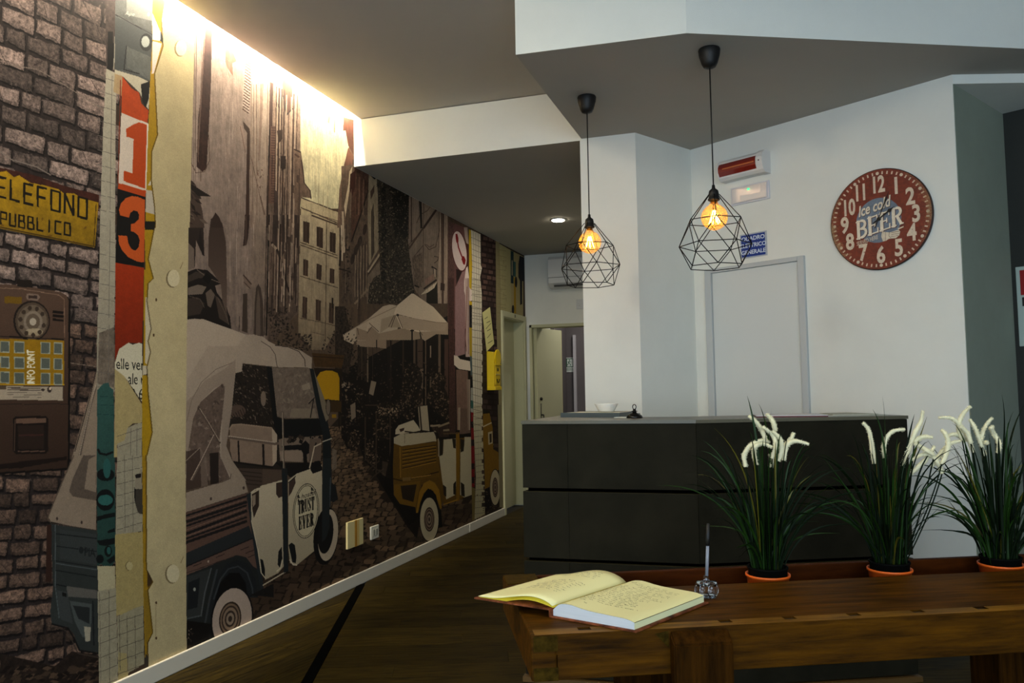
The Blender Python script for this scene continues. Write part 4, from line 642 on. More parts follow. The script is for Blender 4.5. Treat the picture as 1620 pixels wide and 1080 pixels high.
    [M.line(B(556, 990+k*60-k*8, 674, 950+k*58-k*8), .8, (100, 92, 84)) for k in range(2)]; [M.line(C_(556, 30+k*54, 676, 5+k*52), .8, (98, 90, 80)) for k in range(7)]; [M.line(C_(x_, 0, x_+4, 365), .7, (100, 92, 82)) for x_ in (590, 628)]; [M.line(B(x_, 950, x_-2, 1080), .7, (100, 92, 82)) for x_ in (622, 650)]
    M.ell(228, 720+180/3, 16, 34, (28, 24, 22)); M.ell(222, 720+200/3, 8, 26, (66, 60, 52)); M.poly(C_(640, 120, 672, 60, 674, 160, 640, 160), (140, 130, 112)); M.poly(C_(640, 92, 668, 86, 668, 104, 645, 110), (34, 28, 24))
    M.poly(C_(545, 375, 678, 362, 682, 715, 600, 750, 552, 760), (160, 144, 98), mot=.05); M.poly(C_(555, 765, 640, 725, 680, 712, 684, 990, 560, 1060), (148, 140, 116), mot=.06); M.poly(C_(562, 935, 600, 940, 610, 1060, 560, 1070), (160, 146, 104)); [M.line(C_(562, 790+k*62, 682, 752+k*60), .9, (92, 84, 72)) for k in range(5)]; [M.line(C_(x_, 760, x_+4, 1020), .8, (92, 84, 72)) for x_ in (566, 602, 640)]
    M.ell(204, 720+525/3, 5.8, 7.4, (110, 96, 64)); M.ell(204.8, 720+525/3, 5.2, 6.8, (176, 162, 120))
    # yellow torn edge and cream sheet
    yl = (160, 128, 26); yst = A(725, -60, 785, -60, 768, 90, 776, 220, 736, 350, 750, 640, 722, 720, 736, 980, 740, 1080) + B(735, 0, 706, 150, 730, 240) + B(690, 200, 685, 0) + A(690, 1080, 694, 900, 700, 700, 712, 380, 722, 200)
    M.poly(yst, yl, mot=.05); M.poly(A(722, 60, 765, 160, 762, 195, 724, 190), (196, 184, 176)); M.poly(A(724, 195, 768, 205, 730, 348, 720, 350), (200, 186, 176)); M.poly(A(762, 150, 776, 180, 775, 205, 760, 195), (24, 34, 30)); M.line(A(722, 190, 770, 205, 765, 260), 1.4, (150, 118, 24)); M.poly(A(692, 900, 722, 905, 738, 1020, 690, 1005), (176, 166, 150)); M.poly(A(688, 1050, 738, 1050, 734, 1090, 688, 1090), (26, 24, 18)); M.poly(A(700, 880, 718, 850, 716, 880), (190, 180, 164))
    M.poly(B(683, 200, 728, 195, 730, 240, 705, 265, 700, 350, 720, 480, 705, 540, 717, 590, 700, 660, 680, 655), yl, mot=.05); M.poly(B(690, 330, 702, 330, 720, 480, 704, 540, 716, 592, 698, 650, 688, 640), (186, 174, 150)); M.poly(B(678, 655, 705, 655, 700, 695, 676, 700), (186, 174, 150)); M.poly(B(674, 700, 704, 700, 706, 800, 725, 970, 700, 1090, 674, 1090), yl, mot=.06)
    M.poly(C_(674, 0, 697, 0, 698, 540, 727, 600, 704, 640, 727, 840, 700, 890, 705, 1010, 688, 990, 680, 640), (150, 118, 30), mot=.08); M.poly(C_(698, 540, 722, 560, 720, 605, 700, 630), (70, 52, 30)); M.poly(C_(690, 940, 708, 960, 706, 1010, 688, 1000), (60, 54, 48)); M.poly(C_(684, 640, 700, 640, 720, 830, 690, 900), (130, 106, 40), .7)
    cream = [(262, -30), (312, -30)] + A(925, 130, 900, 1080) + B(895, 0, 886, 540, 880, 1080) + C_(880, 0, 886, 960, 705, 1040, 703, 890, 727, 840, 704, 640, 727, 600, 697, 540, 697, 0) + B(700, 1080, 725, 970, 705, 780, 700, 660, 717, 590, 705, 540, 720, 480, 700, 350, 705, 265, 730, 240, 706, 150, 735, 0) + A(740, 1080, 736, 980, 720, 850, 722, 720, 750, 640, 736, 350, 776, 220, 768, 90, 785, 0)
    M.poly([(x-2, y) for x, y in cream], (60, 46, 24), .55); M.poly(cream, (178, 164, 128), mot=.035, ms=40)
    for x, y, r in ((286, 76, 9), (274, 440, 10), (273, 907, 10.5)): M.ell(x-1.2, y+.8, r*1.02, r*1.42, (120, 106, 78)); M.ell(x+.6, y, r*.96, r*1.36, (196, 184, 152))
    for x, y in ((247, 474), (243, 530), (247, 953), (247, 1009)): M.ell(x, y, 1.6, 2.4, (84, 64, 40))
    M.line([(247, 955), (246, 1006)], .6, (140, 124, 92)); M.line([(285, 425), (289, 415)], 1, (130, 112, 80)); M.line([(286, 890), (290, 880)], 1, (130, 112, 80))
    # print contrast, paper grain
    M.a = (M.a**1.12)*1.04
    M.a *= (1+.035*rs.standard_normal((M.h, M.w, 1)).astype(np.float32)); M.a *= (1+.03*M.noise(M.h, M.w, 220)[:, :, None])
    return M
# ------------------------------------------------------------------ the room
struct(box('floor', -3.6, 4.2, -2.7, 11.2, -.1, -.008, mat('floor_slab', (30, 24, 16), .7, var=.2, scale=6)))
FL = bpy.data.objects['floor']
wood_floor = mat('oak_laminate', (29, 22, 2), .6, var=.85, scale=5, bump=.12, bscale=9, stretch=(1.2, 14, 1), col2=(46, 36, 7), rnd=.28, spec=.1)
def clip(P, a, b, c):                                            # keep a*x+b*y >= c
    out = []
    for i in range(len(P)):
        p, q = P[i], P[(i+1) % len(P)]; dp, dq = a*p[0]+b*p[1]-c, a*q[0]+b*q[1]-c
        if dp >= 0: out.append(p)
        if (dp >= 0) != (dq >= 0):
            t = dp/(dp-dq); out.append((p[0]+(q[0]-p[0])*t, p[1]+(q[1]-p[1])*t))
    return out
sd = (math.cos(math.radians(-68.6)), math.sin(math.radians(-68.6))); sn = (-sd[1], sd[0])           # strip direction, normal to its right
sc0 = sn[0]*-2.54+sn[1]*4.51
def lay(ang, side, org, rows, cols, ln, wd):
    ca, sa = math.cos(math.radians(ang)), math.sin(math.radians(ang))
    for r in range(*rows):
        off = ((r*.37) % 1)*ln+R.uniform(-.1, .1)
        for c in range(*cols):
            x0, y0 = c*ln+off, r*wd
            Q = [(x0+.0008, y0+.0008), (x0+ln-.0008, y0+.0008), (x0+ln-.0008, y0+wd-.0008), (x0+.0008, y0+wd-.0008)]
            W = [(org[0]+x*ca-y*sa, org[1]+x*sa+y*ca) for x, y in Q]
            W = clip(W, sn[0]*side, sn[1]*side, sc0*side+.026)
            W = clip(W, 1, 0, -2.639) if W else W; W = clip(W, 0, -1, -8.55) if W else W; W = clip(W, 0, 1, 1.6) if W else W; W = clip(W, -1, 0, -2.2) if W else W
            if len(W) < 3: continue
            L_ = [((x-org[0])*ca+(y-org[1])*sa, -(x-org[0])*sa+(y-org[1])*ca) for x, y in W]
            h = -.0002-R.random()*.0004; n = len(L_)
            o = mesh('plank', [(x, y, h) for x, y in L_]+[(x, y, -.008) for x, y in L_], [tuple(range(n))]+[(i, (i+1) % n, n+(i+1) % n, n+i) for i in range(n)], wood_floor, FL)
            o.location = (org[0], org[1], 0); o.rotation_euler = (0, 0, math.radians(ang))
lay(21.4, 1, (-1.576, 3.29), (-22, 42), (-3, 6), 1.22, .15)
lay(78, -1, (-2.2, 3.0), (-4, 14), (-3, 4), 1.22, .15)
strip_m = mat('black_rubber_profile', (4, 4, 3), .95, var=.2, scale=30, spec=.02)
s = prism('trim_1', [(-2.642+.0, 4.82), (-2.642, 4.94)] and [(-2.54-sd[0]*.26-sn[0]*.024, 4.51-sd[1]*.26-sn[1]*.024), (-2.54-sd[0]*.26+sn[0]*.024, 4.51-sd[1]*.26+sn[1]*.024), (-2.54+sd[0]*3.2+sn[0]*.024, 4.51+sd[1]*3.2+sn[1]*.024), (-2.54+sd[0]*3.2-sn[0]*.024, 4.51+sd[1]*3.2-sn[1]*.024)], -.008, .003, strip_m); struct(s)
# left wall with a door opening
V = [box('w', -2.85, WALLX-.002, -2.7, 7.742, -.05, 3.4, white_paint), box('w', -2.85, WALLX-.002, 8.482, 11.2, -.05, 3.4, white_paint), box('w', -2.85, WALLX-.002, 7.742, 8.482, 2.045, 3.4, white_paint)]
def join(objs, name):
    bm = bmesh.new()
    for o in objs: bm.from_mesh(o.data)
    m = objs[0].data.materials[0]
    for o in objs: bpy.data.objects.remove(o)
    return bmo(name, bm, m)
struct(join(V, 'wall_left'))
struct(box('wall_right', 3.6, 3.8, -2.7, 11.2, -.05, 3.4, white_paint))
V = [box('w', -2.85, -1.5, -2.7, -2.5, -.05, 3.4, white_paint), box('w', 3.3, 3.8, -2.7, -2.5, -.05, 3.4, white_paint), box('w', -1.5, 3.3, -2.7, -2.5, 2.75, 3.4, white_paint), box('w', -1.5, 3.3, -2.7, -2.5, -.05, .35, white_paint)]
struct(join(V, 'wall_front'))
wf = mat('window_frame_metal', (70, 72, 74), .4, .6)
V = [box('w', x-.03, x+.03, -2.64, -2.58, .35, 2.75, wf) for x in (-1.47, .1, 1.7, 3.27)]+[box('w', -1.5, 3.3, -2.64, -2.58, z-.03, z+.03, wf) for z in (.38, 2.72)]
struct(join(V, 'window_1'))
# high ceiling with the cove slot along the mural wall
struct(prism('ceiling', [(-2.585, -2.7), (3.8, -2.7), (3.8, 6.0), (-.8, 6.0), (-.8, 4.75), (-2.585, 4.75)], HI, 3.16, ceil_paint))
V = [box('w', -2.60, -2.585, -2.7, 4.75, HI, 3.30, ceil_paint), box('w', -2.85, -2.585, -2.7, 4.75, 3.285, 3.32, ceil_paint)]
struct(join(V, 'ceiling_cove'))
# lowered plaster ceiling
P0 = (-.465, 5.147); P1 = (.884, 4.347); P2 = (-.742, 4.674); PX = (-1.08, 4.674)
dW = unit((P1[0]-P0[0], P1[1]-P0[1])); dG = (-dW[1], dW[0])
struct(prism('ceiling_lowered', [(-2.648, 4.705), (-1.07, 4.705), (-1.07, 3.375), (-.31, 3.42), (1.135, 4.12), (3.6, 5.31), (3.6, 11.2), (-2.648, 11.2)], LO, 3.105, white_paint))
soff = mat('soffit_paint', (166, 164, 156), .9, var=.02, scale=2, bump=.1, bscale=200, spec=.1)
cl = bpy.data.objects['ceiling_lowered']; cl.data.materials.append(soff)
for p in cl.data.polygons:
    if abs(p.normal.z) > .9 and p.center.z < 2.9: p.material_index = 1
# pillar block, diagonal reveal and right wall in one solid; grey alcove behind its corner
G1 = (P1[0]+dG[0]*.70, P1[1]+dG[1]*.70)
q = struct(prism('wall_back', [PX, P2, P0, P1, (P1[0]+.02*dG[0], P1[1]+.02*dG[1]), (P1[0]-dW[0]*.3+dG[0]*.7, P1[1]-dW[1]*.3+dG[1]*.7), (-.3, 6.2), (-1.08, 6.2)], -.05, LO+.002, white_paint))
gt = .004
struct(prism('wall_side', [(P1[0]+dG[0]*gt+dW[0]*gt, P1[1]+dG[1]*gt+dW[1]*gt), (P1[0]+dW[0]*gt+dG[0]*.7, P1[1]+dW[1]*gt+dG[1]*.7), (P1[0]-dW[0]*.1+dG[0]*.7, P1[1]-dW[1]*.1+dG[1]*.7), (P1[0]-dW[0]*.1+dG[0]*.1, P1[1]-dW[1]*.1+dG[1]*.1)], -.05, 2.738, grey_paint))
dk0 = (G1[0]-dW[0]*.1, G1[1]-dW[1]*.1); dk1 = (G1[0]+dW[0]*2.4, G1[1]+dW[1]*2.4)
struct(prism('wall_alcove', [dk0, dk1, (dk1[0]+dG[0]*.1, dk1[1]+dG[1]*.1), (dk0[0]+dG[0]*.1, dk0[1]+dG[1]*.1)], -.05, LO, dark_paint))
a18 = (math.cos(math.radians(18)), math.sin(math.radians(18)))
struct(prism('trim_2', [(P1[0], P1[1]), (P1[0]+a18[0]*.93, P1[1]+a18[1]*.93), (G1[0]+dW[0]*.60, G1[1]+dW[1]*.60), (G1[0]-.02, G1[1])], 2.738, LO+.001, white_paint))
# corridor end wall with its doorway, hall beyond
V = [box('w', -2.649, -2.60, 8.56, 8.72, -.05, LO, white_paint), box('w', -1.75, -1.0, 8.56, 8.72, -.05, LO, white_paint), box('w', -2.60, -1.75, 8.56, 8.72, 1.99, LO, white_paint)]
struct(join(V, 'wall_end'))
struct(box('wall_corridor', -1.08, -1.0, 6.2, 8.56, -.05, LO, white_paint))
struct(box('wall_hall', -2.64, -.9, 10.2, 10.3, -.05, LO, hall_paint)); 
V = [box('w', -1.0, -.9, 8.72, 10.2, -.05, LO, hall_paint), box('w', -2.648, -2.6, 9.6, 10.2, -.05, 2.3, hall_paint)]; struct(join(V, 'wall_hall_side'))
struct(box('trim_3', -2.50, -2.465, 10.16, 10.2, 0, 1.975, mat('pale_trim', (190, 186, 188), .6)))
area('hall_light', (-1.8, 9.4, 2.7), (-1.8, 9.4, 0), .5, .5, 9, (1, .95, .9))
jm = mat('door_cream', (190, 188, 152), .55, var=.02, scale=3)
V = [box('w', -2.60, -2.575, 8.54, 8.60, 0, 1.99, jm), box('w', -1.785, -1.75, 8.54, 8.60, 0, 1.99, jm), box('w', -2.60, -1.75, 8.54, 8.74, 1.96, 1.992, mat('lintel_grey', (84, 82, 72), .7))]
struct(join(V, 'door_3'))
# open leaf in the doorway
od = empty('open_door', (-2.555, 8.61, 0), math.radians(77.1)); tag(od, 'cream door leaf standing open in the doorway at the corridor end', 'door')
box('leaf', 0, .60, -.02, .02, .01, 1.965, jm, od, .002); blk_m = mat('black_metal', (20, 19, 18), .45, .3)
V_, F_ = lathe([(0, 0), (.019, 0), (.019, .016), (.012, .022), (0, .022)], 20); k = mesh('door_knob', V_, F_, blk_m, od, True); k.rotation_euler = (PI/2, 0, 0); k.location = (.07, -.02, 1.16)
box('lock_plate', .062, .082, -.024, -.02, .86, 1.11, mat('brushed_plate', (120, 116, 100), .4, .6), od, .001); hk = tubes('door_handle', [[(.072, -.02, .98), (.072, -.055, .98)], [(.072, -.055, .98), (.072, -.058, .86)]], .008, blk_m, od)
box('edge_strip', .598, .606, -.022, .022, .01, 1.965, mat('leaf_edge', (214, 206, 160), .5), od)
# near corridor door in the mural wall
fr = bmesh.new()
for a in ((7.70, 7.752, 0, 2.085), (8.472, 8.53, 0, 2.085)): add_box(fr, WALLX-.001, WALLX+.02, a[0], a[1], a[2], a[3], .004)
add_box(fr, WALLX-.001, WALLX+.02, 7.752, 8.472, 2.025, 2.085, .004)
for a in ((7.742, 7.765, 0, 2.04), (8.46, 8.482, 0, 2.04)): add_box(fr, WALLX-.16, WALLX+.004, a[0], a[1], a[2], a[3])
add_box(fr, WALLX-.16, WALLX+.004, 7.765, 8.46, 2.015, 2.045)
d2 = struct(bmo('door_2', fr, jm)); box('door_leaf', WALLX-.15, WALLX-.11, 7.765, 8.46, .005, 2.015, jm, d2)
text_obj('door_number', '28', .045, mat('number_ink', (30, 28, 24), .6), d2, (WALLX+.0205, 8.12, 2.056), (PI/2, 0, PI/2))
# skirting
sk = mat('skirting_white', (205, 200, 186), .45, var=.02, scale=5)
b1 = box('baseboard_left', WALLX, WALLX+.014, -2.5, 6.72, 0, .078, sk, None, .004); struct(b1); b1.data.polygons.foreach_set('use_smooth', [False]*len(b1.data.polygons))
box('board', WALLX, WALLX+.017, 6.722, 7.70, 0, .078, sk, b1, .004)
# door in the right wall: local frame, x along the wall, -y out of the wall
ang = math.atan2(dW[1], dW[0])
gp_ = mat('door_grey_white', (208, 212, 210), .6, var=.015, scale=3); fr = bmesh.new()
for a in ((.092, .137, 0, 1.995), (.719, .758, 0, 1.995)): add_box(fr, a[0], a[1], -.022, .01, a[2], a[3], .003)
add_box(fr, .137, .719, -.022, .01, 1.968, 1.995, .003)
d1 = struct(bmo('door_1', fr, mat('frame_grey', (186, 190, 190), .5))); d1.location = (P0[0], P0[1], 0); d1.rotation_euler = (0, 0, ang)
box('door_leaf', .139, .717, -.006, .006, .005, 1.966, gp_, d1, .001)
# ------------------------------------------------------------------ mural sheet
M = paint_mural(); im = M.image('mural_print')
mm = bpy.data.materials.new('printed_wallpaper'); mm.use_nodes = True; nt = mm.node_tree; b = nt.nodes['Principled BSDF']
ti = nt.nodes.new('ShaderNodeTexImage'); ti.image = im; ti.extension = 'EXTEND'; uvn = nt.nodes.new('ShaderNodeUVMap'); uvn.uv_map = 'UVMap'; nt.links.new(uvn.outputs[0], ti.inputs[0])
nt.links.new(ti.outputs[0], b.inputs['Base Color']); b.inputs['Roughness'].default_value = .75; b.inputs['Specular IOR Level'].default_value = .15
def sheet(name, rects, thick=.0015):
    V, F, U = [], [], []
    for y0, y1, z0, z1 in rects:
        k = len(V); V += [(WALLX+thick-.001, y, z) for y, z in ((y0, z0), (y1, z0), (y1, z1), (y0, z1))]+[(WALLX-.001, y, z) for y, z in ((y0, z0), (y1, z0), (y1, z1), (y0, z1))]
        F += [(k, k+1, k+2, k+3), (k+7, k+6, k+5, k+4), (k, k+4, k+5, k+1), (k+1, k+5, k+6, k+2), (k+2, k+6, k+7, k+3), (k+3, k+7, k+4, k)]
    me = bpy.data.meshes.new(name); me.from_pydata(V, [], F); uv = me.uv_layers.new(name='UVMap')
    for l in me.loops: c = V[l.vertex_index]; uv.data[l.index].uv = ((c[1]-WY0)/(WY1-WY0), c[2]/HI)
    me.materials.append(mm); return link(bpy.data.objects.new(name, me))
mu_ = sheet('wall_mural', [(WY0, 4.7, 0., 3.16), (4.7, 7.70, 0., LO-.001), (7.70, 8.53, 2.085, LO-.001), (8.53, 8.558, 0., LO-.001)])
tag(mu_, 'sepia street-scene wallpaper mural with three-wheelers covering the left wall', 'mural')
# ------------------------------------------------------------------ cove light and downlight
ls = empty('led_strip', (-2.585, 1.2, 3.2)); tag(ls, 'warm glowing LED strip hidden in the ceiling slot above the mural', 'light')
box('housing', -.022, -.013, -3.5, 3.5, -.03, .03, mat('aluminium', (190, 190, 190), .4, .8), ls)
box('diffuser', -.028, -.022, -3.5, 3.5, -.02, .02, mat('led_diffuser', (255, 226, 170), .5, emit=9, ecol=(255, 214, 150)), ls)
dl = empty('downlight', (-1.797, 6.849, LO)); tag(dl, 'small round recessed downlight glowing in the low corridor ceiling', 'light')
V_, F_ = lathe([(.0, -.001), (.068, -.001), (.068, -.006), (.056, -.009), (.053, -.004), (0, -.004)], 32); mesh('bezel', V_, F_, mat('bezel_white', (230, 230, 230), .4), dl, True)
V_, F_ = lathe([(0, -.016), (.052, -.014), (.052, -.005), (0, -.005)], 28); mesh('lens', V_, F_, mat('downlight_lens', (255, 246, 224), .4, emit=40, ecol=(255, 240, 214)), dl, True)
area('downlight_beam', (-1.797, 6.849, LO-.02), (-1.797, 6.849, 0), .08, .08, 5, (1, .9, .74))
# ------------------------------------------------------------------ pendant lamps
black_wire = mat('black_wire', (14, 12, 9), .6, .0, spec=.2); black_pl = mat('black_plastic', (17, 17, 17), .5); brass = mat('dark_brass', (90, 66, 30), .4, .8)
glow = mat('filament', (255, 190, 80), .5, emit=130, ecol=(255, 176, 60))
def bulb_glass():
    m = bpy.data.materials.new('amber_bulb_glass'); m.use_nodes = True; nt = m.node_tree; nt.nodes.remove(nt.nodes['Principled BSDF']); out = nt.nodes['Material Output']
    tr = nt.nodes.new('ShaderNodeBsdfTransparent'); tr.inputs[0].default_value = (.99, .88, .70, 1); gl = nt.nodes.new('ShaderNodeBsdfGlossy'); gl.inputs['Roughness'].default_value = .04; gl.inputs[0].default_value = (1, .82, .58, 1)
    tl = nt.nodes.new('ShaderNodeBsdfTranslucent'); tl.inputs[0].default_value = (1, .66, .24, 1)
    lw = nt.nodes.new('ShaderNodeLayerWeight'); lw.inputs[0].default_value = .12; m1 = nt.nodes.new('ShaderNodeMixShader'); m2 = nt.nodes.new('ShaderNodeMixShader'); m1.inputs[0].default_value = .16
    nt.links.new(tr.outputs[0], m1.inputs[1]); nt.links.new(tl.outputs[0], m1.inputs[2]); nt.links.new(lw.outputs['Facing'], m2.inputs[0]); nt.links.new(m1.outputs[0], m2.inputs[1]); nt.links.new(gl.outputs[0], m2.inputs[2]); nt.links.new(m2.outputs[0], out.inputs[0]); return m
BG = bulb_glass()
def pendant(x, y, rot, label, scl=1.):
    t = empty('pendant_lamp', (x, y, LO), rot); tag(t, label, 'lamp', 'wire cage pendants over the counter')
    V_, F_ = lathe([(0, 0), (.047, 0), (.049, -.006), (.046, -.03), (.036, -.066), (.027, -.083), (.012, -.089), (0, -.089)], 32); mesh('ceiling_cup', V_, F_, black_pl, t, True)
    V_, F_ = tube([(0, 0, -.085), (0, 0, -.64)], .003, 8); mesh('cord', V_, F_, black_pl, t, True)
    V_, F_ = lathe([(0, -.622), (.006, -.622), (.008, -.638), (.02, -.648), (.023, -.664), (.023, -.682), (.0265, -.684), (.0265, -.691), (.022, -.694), (.0, -.694)], 28); so = mesh('socket', V_, F_, black_pl, t, True)
    rings = ((.124, -.785, 30), (.158, -.895, 0), (.122, -.99, 30)); P = [[(r*math.cos(math.radians(60*i+a)), r*math.sin(math.radians(60*i+a)), z) for i in range(6)] for r, z, a in rings]
    seg = [[(.026*math.cos(math.radians(60*i+30)), .026*math.sin(math.radians(60*i+30)), -.668), P[0][i]] for i in range(6)]
    tubes('upper_wire', seg[:], .0021, black_wire, t)
    for k in range(3): tubes('ring_wire', [[P[k][i], P[k][(i+1) % 6]] for i in range(6)], .0021, black_wire, t)
    tubes('middle_wire', [s for i in range(6) for s in ([P[0][i], P[1][i]], [P[0][i], P[1][(i+1) % 6]])], .0021, black_wire, t)
    tubes('lower_wire', [s for i in range(6) for s in ([P[2][i], P[1][i]], [P[2][i], P[1][(i+1) % 6]])], .0021, black_wire, t)
    bz = -.768; V_, F_ = [], []; pr = [(.0155, -.694), (.0165, -.702), (.021, -.711)]
    pr += [(.058*math.sin(a), bz-.058*math.cos(a)+0.0) for a in [PI*(1-q/18) for q in range(2, 18)]] + [(.001, bz-.058)]
    pr = [p_ for p_ in pr if not (p_[1] > -.7135 and p_[0] > .022)]
    V_, F_ = lathe(pr, 32); g = mesh('light_bulb', V_, F_[:-2], BG, t, True)
    V_, F_ = lathe([(0, -.690), (.0150, -.690), (.0150, -.705), (.0, -.706)], 20); mesh('bulb_cap', V_, F_, brass, t, True)
    fs = []
    for i in range(6):
        a = 2*PI*i/6+.3; b_ = a+.5; fs.append([(.006*math.cos(a), .006*math.sin(a), -.738), (.024*math.cos(b_), .024*math.sin(b_), -.795)])
    f = tubes('filament', fs, .0011, glow, t, 5); tubes('filament_post', [[(0, 0, -.70), (0, 0, -.79)]], .0012, brass, t, 5)
    return t
pendant(-.231, 3.623, math.radians(8), 'wire cage pendant lamp on the right, hanging before the blue sign and red wall lamp')
pendant(-.883, 4.0, math.radians(-6), 'wire cage pendant lamp on the left, hanging in front of the white pillar')
# ------------------------------------------------------------------ reception counter
stone = mat('slate_laminate', (26, 25, 18), .65, var=.22, scale=4, bump=.06, bscale=40, col2=(32, 30, 22), spec=.06); slab_m = mat('counter_top_slab', (82, 78, 62), .35, var=.08, scale=6, spec=.5); gap_m = mat('shadow_gap', (2, 2, 2), .95, spec=.0); lip_m = mat('slab_edge', (44, 40, 24), .6, spec=.1)
ct = empty('reception_counter', (-1.07, 3.38, 0)); tag(ct, 'dark slate-clad angled reception counter with horizontal shadow gaps', 'counter')
A_ = np.array((0., 0.)); B_ = np.array((.75, .045)); dr = np.array((math.cos(math.radians(25.3)), math.sin(math.radians(25.3)))); C0 = B_+dr*.95
def inset(d):                                                    # plan of the counter front moved inwards by d
    n1 = unit((-B_[1], B_[0])); n2 = np.array((-dr[1], dr[0])); m_ = unit(n1+n2); k = d/ m_.dot(n1)
    return [A_+n1*d+np.array((0, 0)), B_+m_*k, C0+n2*d]
def plan(d, D, xi=0.):
    f_ = inset(d); g_ = inset(D); f_ = [f_[0]+np.array((xi, 0)), f_[1], f_[2]-dr*xi]; g_ = [g_[0]+np.array((xi, 0)), g_[1], g_[2]-dr*xi]
    return [tuple(p) for p in f_+g_[::-1]]
prism('carcass', plan(.02, .40, .02), .03, 1.108, gap_m, ct)
prism('return_carcass', [(.02, .38), (.36, .40), (.36, 1.02), (.02, 1.0)], .03, 1.108, gap_m, ct)
for z0, z1 in ((.832, 1.110), (.530, .815), (.229, .514), (.03, .213)):
    a0, a1 = inset(0.), inset(.018); us = .27
    F0, F1 = a0[0]*(1-us)+a0[1]*us, a1[0]*(1-us)+a1[1]*us
    e = np.array((.0006, 0))
    prism('panel', [tuple(a0[0]), tuple(F0-e), tuple(F1-e), tuple(a1[0])], z0, z1, stone, ct)
    prism('panel', [tuple(F0+e), tuple(a0[1]-e), tuple(a1[1]-e), tuple(F1+e)], z0, z1, stone, ct)
    prism('panel', [tuple(a0[1]+dr*.0008), tuple(a0[2]), tuple(a1[2]), tuple(a1[1]+dr*.0008)], z0, z1, stone, ct)
    prism('end_panel', [(0, .019), (.018, .02), (.018, 1.0), (0, 1.0)], z0, z1, stone, ct)
    prism('end_panel', [tuple(C0-dr*.018+np.array((-dr[1], dr[0]))*.019), tuple(C0+np.array((-dr[1], dr[0]))*.019), tuple(C0+np.array((-dr[1], dr[0]))*.40), tuple(C0-dr*.018+np.array((-dr[1], dr[0]))*.40)], z0, z1, stone, ct)
    if z1 < 1.: prism('edge_strip', [tuple(p) for p in (a0[0], a0[1], a0[2], inset(.02)[2], inset(.02)[1], inset(.02)[0])], z1-.0005, z1+.0012, lip_m, ct)
prism('countertop', [tuple(p) for p in (inset(-.004)[0]+np.array((-.004, 0)), inset(-.004)[1], inset(.40)[1], (.36, .415), (.36, 1.02), (-.004, 1.02))], 1.111, 1.125, slab_m, ct)
prism('countertop', [tuple(p) for p in (inset(-.004)[1]+dr*.001, inset(-.004)[2]+dr*.004, inset(.40)[2]+dr*.004, inset(.40)[1]+dr*.001)], 1.111, 1.125, slab_m, ct)
prism('base_trim', [tuple(p) for p in (inset(-.012)[0]-np.array((.012, 0)), inset(-.012)[1], inset(-.012)[2]+dr*.012, inset(.03)[2]+dr*.012, inset(.03)[1], inset(.03)[0]-np.array((.012, 0)))], 0., .022, mat('base_trim_brown', (84, 62, 30), .5), ct)
# things on the counter
t = empty('paper_tray', (-.835, 3.90, 1.125), math.radians(-8)); tag(t, 'flat grey document tray lying on the left end of the counter', 'tray')
gm = mat('tray_grey', (66, 74, 76), .35)
bm = bmesh.new(); add_box(bm, -.15, .15, -.13, .13, 0, .006); add_box(bm, -.15, -.145, -.13, .13, .006, .022); add_box(bm, .145, .15, -.13, .13, .006, .022); add_box(bm, -.145, .145, -.13, -.125, .006, .022); add_box(bm, -.145, .145, .125, .13, .006, .022); bmo('tray_body', bm, gm, t)
for k in range(3):
    o = box('paper_sheet', -.14, .14, -.12, .12, .0065+k*.005, .011+k*.005, mat('paper_stack', (206, 200, 184), .7), t); o.rotation_euler = (0, 0, R.uniform(-.008, .008))
V_, F_ = lathe([(0, 0), (.035, 0), (.040, .004), (.058, .036), (.060, .040), (.057, .040), (.038, .008), (0, .006)], 36); o = mesh('white_bowl', V_, F_, mat('bowl_ceramic', (226, 226, 220), .3), None, True); o.location = (-.80, 3.92, 1.1482); tag(o, 'small white bowl standing on the papers of the grey tray', 'bowl')
o = prism('paper_slip', [(-.72, 3.70), (-.655, 3.695), (-.65, 3.77), (-.715, 3.775)], 1.1255, 1.1275, mat('slip_white', (222, 226, 220), .7)); tag(o, 'white paper slip lying on the counter between tray and black bell', 'paper')
db = empty('desk_bell', (-.618, 3.669, 1.125)); tag(db, 'small black desk bell with ring handle on the counter', 'bell'); bk = mat('black_enamel', (14, 13, 12), .25, .2)
V_, F_ = lathe([(0, .0), (.036, .0), (.038, .003), (.034, .011), (.024, .019), (.012, .023), (.008, .030), (.007, .040), (.0, .041)], 32); mesh('bell_dome', V_, F_, bk, db, True)
V_, F_ = tube([(.008*math.cos(a), 0, .051+.011*math.sin(a)) for a in [2*PI*i/20 for i in range(21)]], .002, 8); mesh('ring_handle', V_, F_, bk, db, True)
V_, F_ = lathe([(0, .030), (.014, .030), (.014, .033), (0, .034)], 20); mesh('collar', V_, F_, bk, db, True)
def flat_paper(name, pts, z, h, m, label, cat):
    o = prism(name, [tuple(onz(x, y, z)[:2]) for x, y in pts], z, z+h, m); tag(o, label, cat); return o
def along(u, v): p = np.array((-1.07, 3.38))+B_+dr*u+np.array((-dr[1], dr[0]))*v; return tuple(p)
t = prism('magazine', [along(.31, .10), along(.60, .02), along(.68, .24), along(.39, .32)], 1.1255, 1.131, mat('magazine_dark', (84, 30, 24), .45)); tag(t, 'magazine with dark red cover lying on the right arm of the counter', 'magazine')
prism('page_block', [along(.313, .105), along(.602, .025), along(.676, .235), along(.392, .312)], 1.131, 1.1335, mat('magazine_page', (200, 200, 206), .4), t)
t = prism('newspaper', [along(.615, .06), along(.90, .06), along(.90, .34), along(.70, .34)], 1.1256, 1.129, mat('newsprint', (170, 172, 160), .8, var=.12, scale=60)); tag(t, 'folded grey newspaper lying beside the magazine on the counter', 'newspaper')
